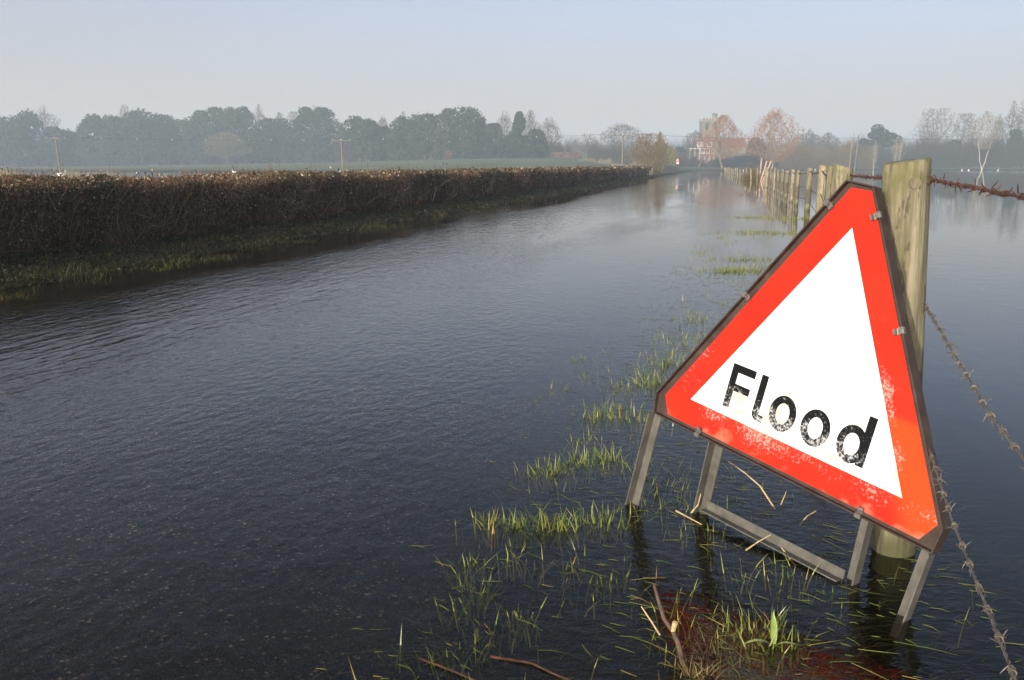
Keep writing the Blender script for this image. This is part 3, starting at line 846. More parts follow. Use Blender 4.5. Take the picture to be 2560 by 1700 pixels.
barbed([NP + np.array([0.010, -0.058, 0.425]), NP + fd * 0.8 + np.array([0, 0, 0.408]), NP + fd * 1.34 + np.array([0, 0, 0.386]), NP + fd * 3.2 + np.array([0, 0, 0.34])], 0.0, 'lowest grey barbed wire emerging from behind the sign edge', M['wire'], 0.0016, 0.035, 0.083, 'barbed wire strands near the sign', 0.017, 0.0050, 0.02)

def plain_wire(zs, sag, r, label):
    pts = [(x, y, zs * t_) for (x, y, t_) in PXY[:14]]
    P = wire_path(pts, sag, 10)
    mb = MB(); mb.tube(P, r, 5)
    tag(mb.build('fence_wire', M['thin_wire']), label, 'wire', 'plain wires strung along the fence row')
plain_wire(0.93, 0.05, 0.012, 'dark sagging top wire looped from post to post along the row')
plain_wire(0.60, 0.06, 0.007, 'thin middle wire strung between the receding posts')
plain_wire(0.30, 0.05, 0.007, 'thin bottom wire strung just above the water between the posts')

# ------------------------------------------------------------------ grass
def blades_mesh(name, base, h, lean, wd, bend, rng, rnd=None):
    n = len(base); K = 4
    side = np.cross(lean, np.array([0, 0, 1.0])); side += rng.normal(size=(n, 3)) * 0.5; side[:, 2] *= 0.3
    side /= np.maximum(np.linalg.norm(side, axis=1, keepdims=True), 1e-9)
    V = np.zeros((n, K, 2, 3)); sarr = np.linspace(0, 1, K)
    for i, s in enumerate(sarr):
        p = base + np.array([0, 0, 1.0]) * (h * s * (1 - 0.45 * bend * s))[:, None] + lean * (h * (0.25 * s + bend * s * s))[:, None]
        wv = (wd * [0.8, 1.0, 0.72, 0.08][i])[:, None]
        V[:, i, 0] = p - side * wv / 2; V[:, i, 1] = p + side * wv / 2
    F = np.array([[2 * i, 2 * i + 1, 2 * i + 3, 2 * i + 2] for i in range(K - 1)])
    faces = (F[None] + (np.arange(n) * 2 * K)[:, None, None]).reshape(-1, 4)
    r = rng.random(n) if rnd is None else rnd
    return np_mesh(name, V.reshape(-1, 3), faces, rnd=np.repeat(r, K - 1))

def tufts():
    rng = np.random.default_rng(11)
    B, Hh, W = [], [], []
    k = 1.0843
    T = [(1210, 1215, .15, .05, 55, .11), (1290, 1212, .14, .05, 75, .11), (1350, 1205, .10, .05, 40, .10), (1395, 1190, .05, .05, 26, .09), (1440, 1198, .05, .03, 8, .09),
         (1130, 1205, .04, .03, 14, .12), (1285, 1085, .09, .07, 40, .12), (1335, 1065, .08, .08, 34, .12), (1400, 1058, .07, .05, 45, .10), (1262, 1090, .05, .05, 14, .11), (1335, 1020, .05, .05, 14, .09),
         (1390, 962, .10, .08, 40, .12), (1420, 945, .12, .08, 45, .12), (1480, 965, .09, .09, 22, .10), (1440, 890, .12, .10, 30, .12), (1520, 885, .14, .10, 46, .14), (1490, 865, .10, .1, 20, .12),
         (1550, 840, .14, .10, 46, .13), (1520, 828, .10, .1, 22, .13), (1590, 780, .22, .14, 26, .14), (1600, 738, .22, .16, 34, .16), (1565, 795, .16, .1, 18, .13), (1640, 780, .2, .12, 20, .13),
         (1690, 626, .45, .12, 150, .15), (1740, 622, .40, .12, 90, .13), (1735, 598, .55, .22, 110, .14), (1690, 600, .4, .12, 40, .12), (1780, 612, .4, .1, 40, .12),
         (1745, 535, .55, .25, 210, .16), (1725, 540, .35, .12, 70, .16), (1830, 538, .6, .25, 150, .14), (1800, 545, .4, .2, 40, .12),
         (1765, 501, .85, .3, 190, .15), (1725, 502, .5, .2, 70, .14), (1830, 505, .8, .3, 170, .13),
         (1075, 1305, .05, .06, 14, .10), (1100, 1360, .06, .06, 14, .10), (1160, 1290, .12, .05, 14, .08), (1250, 1295, .14, .06, 14, .08), (1060, 1390, .05, .05, 8, .09),
         (1030, 1490, .08, .06, 10, .09), (1150, 1445, .10, .04, 12, .08), (1195, 1420, .05, .03, 10, .08), (1100, 1485, .10, .05, 8, .08),
         (1755, 1470, .11, .06, 60, .10), (1720, 1455, .06, .04, 22, .09), (1790, 1440, .05, .04, 14, .12), (1700, 1490, .08, .04, 12, .07),
         (1630, 1370, .5, .1, 14, .06), (1800, 1325, .2, .1, 10, .07), (1560, 1190, .2, .2, 10, .07), (1660, 1180, .2, .15, 8, .08)]
    for q in range(95):
        v_ = 1.45 + rng.random() ** 1.5 * 14; u_ = rng.normal(-0.22, 0.26) + 0.02 * v_
        x_, y_ = uv2xy(u_, v_); B.append(np.stack([x_ + rng.normal(size=14) * .05, y_ + rng.normal(size=14) * .05, np.full(14, -0.05)], 1)); Hh.append(rng.uniform(.03, .075, 14)); W.append(np.full(14, .0038 + .0002 * y_))
    for (dx, dy, rx, ry, n, hh) in T:
        n = int(n * 2.5); hh *= 0.47
        c = gnd(dx * k, dy * k, 0.0)
        q = rng.normal(size=(n, 2)) * 0.5
        x = c[0] + q[:, 0] * rx; y = c[1] + q[:, 1] * ry
        z = np.full(n, -0.06)
        B.append(np.stack([x, y, z], 1)); Hh.append(0.036 + rng.random(n) ** 1.5 * hh * (0.85 + 0.5 * rng.random())); W.append(np.full(n, 0.0042 + 0.00022 * c[1]))
    # stragglers over the whole drowned verge
    m = 230; u = rng.uniform(-0.7, 0.8, m); v = 1.35 + rng.random(m) ** 1.6 * 9
    x, y = uv2xy(u, v); B.append(np.stack([x, y, np.full(m, -0.06)], 1)); Hh.append(rng.uniform(0.04, 0.09, m)); W.append(np.full(m, 0.004))
    B = np.concatenate(B); Hh = np.concatenate(Hh); W = np.concatenate(W); n = len(B)
    th = rng.uniform(0, 6.28, n); lean = np.stack([np.cos(th), np.sin(th), np.zeros(n)], 1) * rng.uniform(0.1, 1.5, n)[:, None]
    lean += np.array([-0.12, -0.05, 0])
    o = new_obj('grass', blades_mesh('grass', B, Hh + 0.03, lean, W, rng.random(n) * 0.65, rng), None, M['grass'])
    tag(o, 'bright green grass tufts poking through the flood along the road edge', 'grass', kind='stuff')
    # blades lying under the surface, combed by the current
    n = 11000; u = rng.uniform(-0.95, 0.95, n); v = 1.2 + rng.random(n) ** 1.5 * 8
    keep = rng.random(n) < np.clip((u + 1.0) * 1.6, 0.1, 1); u, v = u[keep], v[keep]; n = len(u)
    x, y = uv2xy(u, v); B = np.stack([x, y, gz(x, y) + 0.004], 1)
    d = np.array([0.90, -0.28, 0]); lean = d + rng.normal(size=(n, 3)) * np.array([.35, .35, 0])
    lean *= rng.uniform(1.0, 2.2, n)[:, None]
    Hh = rng.uniform(0.015, 0.055, n) * np.where(u > 0.85, 1.5, 1.0)
    o = new_obj('drowned_grass', blades_mesh('drowned_grass', B, Hh, lean, np.full(n, 0.0038), 0.9 + rng.random(n), rng), None, M['sub_grass'])
    tag(o, 'long grass lying flat under the clear shallow water', 'grass', kind='stuff')
    # blades trailing flat on the surface
    n = 3200; u = rng.uniform(-0.85, 0.72, n); v = 1.2 + rng.random(n) ** 1.6 * 9
    dens = 0.5 + 0.5 * np.sin(u * 9 + v * 3) * np.sin(v * 5.1 - u * 4)
    keep = rng.random(n) < np.clip((u + 0.95) * 1.3, 0.05, 1) * (0.25 + 0.75 * dens); u, v = u[keep], v[keep]; n = len(u)
    x, y = uv2xy(u, v); a = np.stack([x, y, np.full(n, 0.0015)], 1)
    th = rng.normal(-0.35, 0.5, n); L = 0.018 + rng.exponential(0.022, n); k = rng.normal(0, 0.25, n)
    m = a + np.stack([np.cos(th), np.sin(th), np.full(n, 0.02)], 1) * (L / 2)[:, None]
    b = m + np.stack([np.cos(th + k), np.sin(th + k), np.full(n, -0.05)], 1) * (L / 2)[:, None]
    P0 = np.concatenate([a, m]); P1 = np.concatenate([m, b]); rr = np.full(2 * n, 0.0010); rd = np.tile(rng.random(n) ** 0.8, 2)
    o = new_obj('trailing_grass', segs_mesh('trailing_grass', P0, P1, rr, np.concatenate([rr[:n], rr[:n] * .4]), 3, rd), None, M['sub_grass'])
    tag(o, 'loose grass blades trailing on the water surface round the sign', 'grass', kind='stuff')
tufts()

def verge():
    rng = np.random.default_rng(12)
    n = 26000
    v = 1 / (1 / 4.5 - rng.random(n) * (1 / 4.5 - 1 / 95.0)); u = rng.uniform(-7.7, -6.15, n) + 0.12 * np.sin(v * 1.7) + 0.1 * np.sin(v * 4.3)
    x, y = uv2xy(u, v); z = gz(x, y)
    B = np.stack([x, y, z - 0.01], 1)
    sc = (v / 8) ** 0.4
    Hh = rng.uniform(0.04, 0.13, n) * np.clip(0.75 + 0.8 * np.sin(v * 2.3 + u * 2) * np.sin(u * 5 + v * .7), 0.15, 1.6) * np.where(u < -7.2, 1.2, 0.9)
    th = rng.uniform(0, 6.28, n); lean = np.stack([np.cos(th), np.sin(th), np.zeros(n)], 1) * rng.uniform(0.4, 2.0, n)[:, None] + np.array([0.25, -0.2, 0])
    o = new_obj('verge_grass', blades_mesh('verge_grass', B, Hh, lean, 0.006 * sc * np.ones(n), rng.random(n) * 0.9, rng), None, M['verge'])
    tag(o, 'rough dull green grass on the bank under the long hedge', 'grass', kind='stuff')
    # low leafy weeds
    n = 26000
    v = 1 / (1 / 4.5 - rng.random(n) * (1 / 4.5 - 1 / 95.0)); u = rng.uniform(-7.75, -6.2, n)
    cl = np.sin(v * 3.1 + u * 4) * np.sin(u * 6 - v * 1.3) + 0.5 * np.sin(v * 1.1)
    keep = cl + rng.normal(size=n) * 0.4 > -0.15; u, v, cl = u[keep], v[keep], cl[keep]; n = len(u)
    x, y = uv2xy(u, v); z = gz(x, y) + rng.random(n) * np.clip(0.05 + 0.09 * cl, 0.03, 0.2) + np.where(u < -7.4, 0.05, 0)
    o = new_obj('verge_weeds', leaves_mesh('verge_weeds', np.stack([x, y, z], 1), rng.normal(size=(n, 3)) * 0.6 + np.array([0.3, 0, 0.9]), 0.018 * (v / 9) ** 0.7 * rng.uniform(.6, 1.4, n), rng, 0.6, rng.random(n) * 0.85), None, M['verge'])
    tag(o, 'low mossy leafy weeds on the bank at the foot of the hedge', 'weeds', kind='stuff')
    # mossy mats at the water edge
    n = 7000
    v = 1 / (1 / 4.5 - rng.random(n) * (1 / 4.5 - 1 / 70.0))
    cl = np.sin(v * 2.1 + 1) + np.sin(v * 5.3) + 0.6 * np.sin(v * 0.9)
    u = rng.normal(-5.93, 0.14, n); keep = cl + rng.normal(size=n) * 0.7 > 0.85
    u, v = u[keep], v[keep]; n = len(u)
    x, y = uv2xy(u, v); B = np.stack([x, y, np.full(n, -0.02)], 1)
    th = rng.uniform(0, 6.28, n); lean = np.stack([np.cos(th), np.sin(th), np.zeros(n)], 1) * rng.uniform(0.8, 2.2, n)[:, None]
    o = new_obj('wet_grass', blades_mesh('wet_grass', B, rng.uniform(0.025, 0.065, n), lean, 0.006 * (v / 8) ** 0.4, rng.random(n), rng), None, M['moss'])
    tag(o, 'yellow green matted grass at the water edge below the hedge', 'grass', kind='stuff')
verge()

# ------------------------------------------------------------------ hedge
def hedge():
    rng = np.random.default_rng(21)
    root = thing('hedge', (*uv2xy(-8.6, 50), 0.0), 'long clipped bramble hedge running along the far side of the flooded road', 'hedge')
    inv = np.array([root.location.x, root.location.y, 0])
    VA, VB = 5.2, 101.0
    def samp(n): return 1 / (1 / VA - rng.random(n) * (1 / VA - 1 / VB))
    def ztop(v): return 0.925 + 0.0024 * v + 0.03 * np.sin(v * 0.9) + 0.024 * np.sin(v * 2.7 + 1) + 0.014 * np.sin(v * 6.1)
    def front(v, z): return -7.52 + 0.10 * np.sin(v * 1.3 + z * 2) + 0.07 * np.sin(v * 3.1 + 2 - z * 4) + 0.22 * (z - 0.55) * 0.6
    # leaves on the road face and the top
    n = 150000; v = samp(n); f = rng.random(n)
    zt = ztop(v); ztop_side = f < 0.64
    z = np.where(ztop_side, 0.10 + rng.random(n) ** 0.75 * (zt - 0.10), zt - rng.exponential(0.07, n))
    u = np.where(ztop_side, front(v, z) - rng.exponential(0.10, n), front(v, zt) - 0.05 - rng.random(n) ** 1.2 * 1.6)
    z = np.where(ztop_side, z, z - 0.10 * ((u + 8.6) / 0.9) ** 2 * 0.5)
    dens = 0.5 + 0.5 * np.sin(v * 3.7 + 3 * np.sin(z * 5)) * np.sin(z * 9 + v * 1.3)
    keep = rng.random(n) < np.where(ztop_side, (0.15 + 0.85 * np.clip((z / zt - 0.2) / 0.5, 0, 1)) * (0.45 + 0.55 * dens), 1.0)
    u, v, z, ts = u[keep], v[keep], z[keep], ztop_side[keep]
    x, y = uv2xy(u, v)
    outw = np.stack([np.full(len(u), CA), np.full(len(u), -SA), np.full(len(u), 0.5)], 1)
    nrm = np.where(ts[:, None], outw, np.array([[0, 0, 1.0]])) + rng.normal(size=(len(u), 3)) * 0.75
    size = 0.0165 * (v / 9) ** 0.80 * rng.uniform(0.6, 1.35, len(u))
    # colour: patches of ivy green and of russet bramble
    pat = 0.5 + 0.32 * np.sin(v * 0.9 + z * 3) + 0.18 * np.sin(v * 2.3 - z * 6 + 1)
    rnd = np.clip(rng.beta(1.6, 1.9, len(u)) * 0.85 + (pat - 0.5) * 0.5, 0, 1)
    tip = (rng.random(len(u)) < np.where(ts, np.where(z > ztop(v) - 0.16, 0.16, 0.02), 0.22)); rnd = np.where(tip, rng.uniform(0.86, 1.0, len(u)), rnd)  # more pale leaves near the top, painting in its sunlit fringe
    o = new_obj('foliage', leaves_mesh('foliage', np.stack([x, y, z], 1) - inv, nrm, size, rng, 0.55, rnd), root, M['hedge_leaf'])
    # stems
    n = 9000; v = samp(n); z0 = rng.random(n) ** 1.3 * 0.75 + 0.05; u0 = front(v, z0) + rng.uniform(-0.35, 0.06, n)
    L = rng.uniform(0.12, 0.6, n); th = rng.normal(0, 0.85, n)
    dv = np.sin(th) * L; dz = np.abs(np.cos(th)) * L; du = rng.normal(0, 0.10, n)
    a = np.stack([*uv2xy(u0, v), z0], 1); b = np.stack([*uv2xy(u0 + du, v + dv), np.minimum(z0 + dz, ztop(v) - 0.02)], 1)
    r = 0.0022 * (v / 9) ** 0.75 * rng.uniform(0.6, 1.8, n)
    # shoots standing clear of the top
    m = 3000; v2 = samp(m); u2 = rng.uniform(-9.2, -7.8, m); zt2 = ztop(v2); L2 = 0.005 + rng.exponential(0.04, m)
    a2 = np.stack([*uv2xy(u2, v2), zt2 - 0.15], 1); b2 = np.stack([*uv2xy(u2 + rng.normal(0, .06, m), v2 + rng.normal(0, 0.09, m)), zt2 + L2], 1)
    r2 = 0.0018 * (v2 / 9) ** 0.7 * np.ones(m)
    P0 = np.concatenate([a, a2]) - inv; P1 = np.concatenate([b, b2]) - inv
    rr = np.concatenate([r, r2])
    new_obj('stems', segs_mesh('stems', P0, P1, rr, rr * 0.6, 3, rng.random(n + m)), root, M['hedge_stem'])
    # leaves on the shoots
    k = 6000; idx = rng.integers(0, m, k); s = rng.uniform(0.35, 1.0, k)[:, None]
    c = a2[idx] * (1 - s) + b2[idx] * s + rng.normal(size=(k, 3)) * 0.012
    new_obj('shoot_leaves', leaves_mesh('shoot_leaves', c - inv, rng.normal(size=(k, 3)) + np.array([0, 0, .6]), 0.0155 * (v2[idx] / 9) ** 0.75 * rng.uniform(.6, 1.3, k), rng, 0.55, rng.beta(2.2, 1.2, k)), root, M['hedge_leaf'])
    # dense dark inner growth
    vs = 1 / np.linspace(1 / VA, 1 / VB, 180); prof = [(0.02, 0.0), (-0.12, 0.3), (-0.10, 0.7), (-0.16, 0.88), (-0.8, 0.95), (-1.45, 0.88), (-1.6, 0.45), (-1.55, 0.0)]
    V = []
    for vv in vs:
        zt_ = float(ztop(np.array(vv)))
        for (du_, kz) in prof:
            zz = 0.04 + kz * (zt_ - 0.04); uu = float(front(np.array(vv), np.array(min(zz, 1)))) + du_ - 0.14 + rng.normal(0, 0.03)
            V.append((*uv2xy(uu, vv + rng.normal(0, .02)), zz + rng.normal(0, 0.015)))
    q = len(prof); F = [[i * q + j, i * q + j + 1, (i + 1) * q + j + 1, (i + 1) * q + j] for i in range(len(vs) - 1) for j in range(q - 1)]
    V = np.array(V) - inv
    F = np.array(F); e = len(vs) - 1
    F = np.concatenate([F, np.array([[0, 7, 1, 1], [e * q, e * q + 1, e * q + 7, e * q + 7]])[:0]]) if False else F
    new_obj('inner_growth', np_mesh('inner_growth', V, F, rnd=rng.random(len(F)) * 0.35), root, M['hedge_stem'])
hedge()
# a few pale bare canes caught in the hedge face
for i, (x0p, y0p, x1p, y1p, lab) in enumerate(((1083, 500, 1085, 448, 'forked pale dead branch hanging in the middle of the hedge'), (215, 632, 248, 548, 'straight bare stick leaning in the hedge near the left'), (330, 618, 312, 545, 'thin curved pale cane in the hedge face'))):
    d = ray((x0p + x1p) / 2, (y0p + y1p) / 2)
    # hedge face plane
    nrm = np.array([CA, -SA, 0]); P = np.array([*uv2xy(-7.62, 0), 0])
    pts = []
    for (pxx, pyy) in ((x0p, y0p), ((x0p + x1p) / 2 + 5, (y0p + y1p) / 2), (x1p, y1p)):
        dd = ray(pxx, pyy); k = ((P - CAMP) @ nrm) / (dd @ nrm); pts.append(CAMP + dd * k)
    mb = MB(); rr = 0.012 if i == 0 else 0.010
    mb.tube(pts, [rr, rr * .9, rr * .6], 6)
    if i == 0:
        mb.tube([pts[1], (pts[1] + pts[2]) / 2 + np.array([0.25, 0.2, 0.05]), pts[2] + np.array([0.5, 0.5, 0.03])], [rr * .8, rr * .7, rr * .4], 5)
    tag(mb.build('dead_branch', M['pale_bark' if i == 0 else 'bark']), lab, 'branch')

# ------------------------------------------------------------------ sticks and straws by the sign
def stick(name, pix, mat, rad, label, cat, z0=-0.05, rise=None, group=None, n=7):
    """pix: image points from the foot to the tip; the foot is in the water, the rest rises"""
    a = gnd(*pix[0], z0); pts = [a]
    for i, p in enumerate(pix[1:]):
        if rise is None: q = gnd(*p, 0.004 if i < 9 else 0)
        else: q = at(p[0], p[1], a[1] + rise * (i + 1) / (len(pix) - 1))
        pts.append(q)
    mb = MB(); mb.tube(pts, [rad * (1 - 0.45 * i / (len(pts) - 1)) for i in range(len(pts))], n)
    o = mb.build(name, M[mat]); return tag(o, label, cat, group), pts, o
_, sp, so = stick('stick', [(1716, 1696), (1696, 1610), (1682, 1578), (1660, 1547), (1648, 1508), (1635, 1461)], 'twig', 0.0068, 'brown woody stick standing up from the shallows before the sign', 'stick', -0.03, 0.10)
mb = MB(); mb.tube([sp[2], sp[2] + np.array([0.004, -0.004, 0.024])], [0.0055, 0.0062], 7); mb.build('broken_stub', M['straw'], so)
stick('straw', [(1650, 1588), (1628, 1553), (1603, 1516)], 'straw', 0.0026, 'short straight yellow straw left of the woody stick', 'straw', 0.0, 0.04)
stick('straw', [(1938, 1273), (1900, 1215), (1862, 1182), (1822, 1154)], 'straw', 0.0030, 'long bent straw rising under the lower edge of the sign', 'straw', -0.01, 0.10)
stick('straw', [(2000, 1311), (2018, 1290), (2040, 1277)], 'straw', 0.0026, 'tiny curved straw behind the crossbar', 'straw', -0.01, 0.05)
stick('straw', [(1986, 1412), (1970, 1390), (1953, 1368)], 'straw', 0.0024, 'thin straw below the crossbar', 'straw', -0.01, 0.05)
stick('straw', [(1864, 1376), (1896, 1354), (1926, 1337)], 'straw', 0.0026, 'brown straw caught against the crossbar', 'straw', 0.0, 0.03)
stick('straw', [(1690, 1277), (1722, 1294), (1754, 1311)], 'straw', 0.0028, 'straw floating at the foot of the left rear leg', 'straw', 0.003)
stick('straw', [(1728, 1282), (1745, 1262), (1752, 1235)], 'straw', 0.0030, 'straw wrapped up the left rear leg', 'straw', 0.0, -0.03)
stick('straw', [(1952, 1262), (1962, 1238), (1966, 1228)], 'straw', 0.0020, 'upright straw stub in the water under the sign', 'straw', 0.0, 0.03)
stick('bramble_stem', [(1040, 1645), (1075, 1655), (1120, 1672), (1200, 1706)], 'bramble', 0.0034, 'reddish bramble runner at the bottom edge, left one', 'bramble', -0.004)
stick('bramble_stem', [(1225, 1642), (1280, 1649), (1330, 1658), (1380, 1682), (1440, 1708)], 'bramble', 0.0034, 'reddish bramble runner arching along the bottom edge, right one', 'bramble', 0.0)

def dock():
    rng = np.random.default_rng(31)
    c = gnd(1935, 1612, 0.0)
    root = thing('dock_plant', (c[0], c[1], 0), 'broad bright green dock leaf standing in the shallows before the sign', 'plant')
    for i, (az, tilt, L, wd) in enumerate(((1.6, 0.15, 0.085, 0.017), (3.3, 0.9, 0.08, 0.012), (5.6, 0.7, 0.06, 0.012))):
        mb = MB(); K = 7; vs = []
        for k in range(K):
            s = k / (K - 1); ww = wd * math.sin(math.pi * min(1, s * 0.93 + 0.05)) ** 0.8
            t_ = tilt * (0.5 + s)
            r = L * s
            p = Vector((math.cos(az) * r * math.sin(t_), math.sin(az) * r * math.sin(t_), -0.01 + r * math.cos(t_)))
            sd_ = Vector((1, 0.15, 0)) if i == 0 else Vector((-math.sin(az), math.cos(az), 0))
            vs += [p - sd_ * ww / 2, p + Vector((0, 0.003, 0)), p + sd_ * ww / 2]
        mb.add(vs, [(3 * k + j, 3 * k + j + 1, 3 * k + j + 4, 3 * k + j + 3) for k in range(K - 1) for j in (0, 1)])
        o = mb.build('leaf', M['dock'], root, smooth=True)
M['dock'] = pm('dock_leaf', [(0.3, (0.14, 0.22, 0.04)), (0.7, (0.26, 0.33, 0.08))], 40, 0.45)
dock()

def straw_tuft():
    rng = np.random.default_rng(33); c = gnd(1745, 1690, 0.0); n = 90
    B = np.stack([c[0] + rng.normal(0, .022, n), c[1] + rng.normal(0, .014, n), np.full(n, -0.02)], 1)
    th = rng.uniform(0, 6.28, n); lean = np.stack([np.cos(th), np.sin(th), 0 * th], 1) * rng.uniform(.3, 1.6, n)[:, None]
    o = new_obj('straw_tuft', blades_mesh('straw_tuft', B, rng.uniform(.03, .075, n), lean, np.full(n, .0026), rng.random(n) * 1.1, rng), None, M['tuft'])
    tag(o, 'curled tuft of dead straw at the bottom edge beside the woody stick', 'grass tuft')
straw_tuft()

# ------------------------------------------------------------------ trees
def spot(px, R):
    d = ray(px, HZ); s = math.hypot(d[0], d[1])
    x, y = d[0] / s * R, d[1] / s * R
    return x, y, float(gz(x, y))

def place(px, ytop, wpx, R):
    x, y, z = spot(px, R)
    ztop = at(px, ytop, y)[2]
    return (x, y, z - 0.1), ztop - z + 0.1, wpx / F_PX * y

def evergreen(px, ytop, wpx, R, label, kind=0, seed=0, n=2600, skirt=0.06, group='dense evergreen trees beyond the hedge', cat='tree', name='evergreen_tree', nl=15, mat=None, leaf=None):
    rng = np.random.default_rng(seed + 500)
    loc, H, W = place(px, ytop, wpx, R)
    root = thing(name, loc, label, cat, group)
    # lobes fill an egg shaped envelope, rounder at the top
    lob = []
    for i in range(nl):
        k = (i + 0.5) / nl
        zc = H * (skirt + 0.06 + (0.86 - skirt) * k)
        env = W / 2 * float(np.interp(zc / H, [0, .25, .55, .75, .9, 1], [.88, 1.0, 1.0, .86, .58, .3]))
        rr = W * rng.uniform(0.17, 0.27) * (0.85 + 0.25 * (1 - k))
        rr = min(rr, H * .24)
        q = rng.uniform(0, 6.28); rad = max(0, env - rr) * rng.uniform(0.75, 1.12)
        lob.append((math.cos(q) * rad, math.sin(q) * rad, min(zc, H - rr * 0.85), rr, rr * rng.uniform(0.75, 1.1)))
    lob.append((W * .04 * rng.normal(), 0, H - W * .17, W * .18, W * .17))
    lob = np.array(lob)
    wts = lob[:, 3] ** 2; idx = rng.choice(len(lob), n, p=wts / wts.sum())
    d = rng.normal(size=(n, 3)); d /= np.linalg.norm(d, axis=1, keepdims=True)
    d[:, 2] = np.abs(d[:, 2]) * np.where(rng.random(n) < .72, 1, -1)
    rad = 1 + rng.normal(0, 0.10, n) + 0.10 * np.sin(d[:, 0] * 7 + idx) * np.sin(d[:, 2] * 6 + idx * 2)
    c = lob[idx, :3] + d * np.stack([lob[idx, 3], lob[idx, 3], lob[idx, 4]], 1) * rad[:, None]
    c[:, 2] = np.maximum(c[:, 2], H * skirt * rng.random(n))
    nrm = d + rng.normal(size=(n, 3)) * 0.45
    sz = (leaf or 0.42) * rng.uniform(0.6, 1.4, n) * R / 330
    tone = np.clip(0.5 + 0.26 * rng.normal(size=n) + 0.25 * np.sin(idx * 2.4), 0, 1)
    new_obj('crown', leaves_mesh('crown', c, nrm, sz, rng, 0.8, tone), root, mat or M['ever%d' % kind])
    mb = MB(); mb.tube([(0, 0, -0.5), (0.1, 0, H * .3), (0, 0.1, H * .75)], [W * .030 + .12, W * .022 + .1, .08], 7)
    mb.build('trunk', M['bark'], root)
    return root

PROF = {
 'round': dict(p=[(.16, .30), (.33, .85), (.55, 1), (.75, .86), (.9, .55), (1, .18)], tr=.24, n=(11, 70, 420, 2100), r=.018),
 'oak': dict(p=[(.22, .5), (.36, 1), (.58, 1), (.78, .78), (.92, .48), (1, .16)], tr=.20, n=(12, 80, 480, 2300), r=.024),
 'willow': dict(p=[(.16, .25), (.30, .72), (.46, 1), (.62, .92), (.80, .62), (.92, .36), (1, .12)], tr=.16, n=(14, 90, 560, 3600), r=.018),
 'upright': dict(p=[(.16, .22), (.36, .75), (.58, 1), (.8, .84), (.94, .5), (1, .25)], tr=.20, n=(12, 80, 440, 2000), r=.015),
 'twin': dict(p=[(.34, .35), (.5, .85), (.66, 1), (.84, .82), (.95, .5), (1, .25)], tr=.40, n=(10, 60, 380, 1700), r=.010, stems=2),
 'poplar': dict(p=[(.08, .3), (.25, .85), (.55, 1), (.8, .85), (.93, .55), (1, .25)], tr=.62, n=(34, 130, 560, 1900), r=.013),
 'bush': dict(p=[(.03, .10), (.16, .62), (.36, 1), (.58, .96), (.78, .74), (.92, .42), (1, .15)], tr=.02, n=(46, 180, 900, 4200), r=.0042),
 'snag': dict(p=[(.3, .4), (.5, 1), (.75, .9), (1, .3)], tr=.42, n=(6, 26, 110, 420), r=.020),
 'thin': dict(p=[(.3, .5), (.5, 1), (.8, .8), (1, .2)], tr=.85, n=(12, 40, 130, 420), r=.012),
}

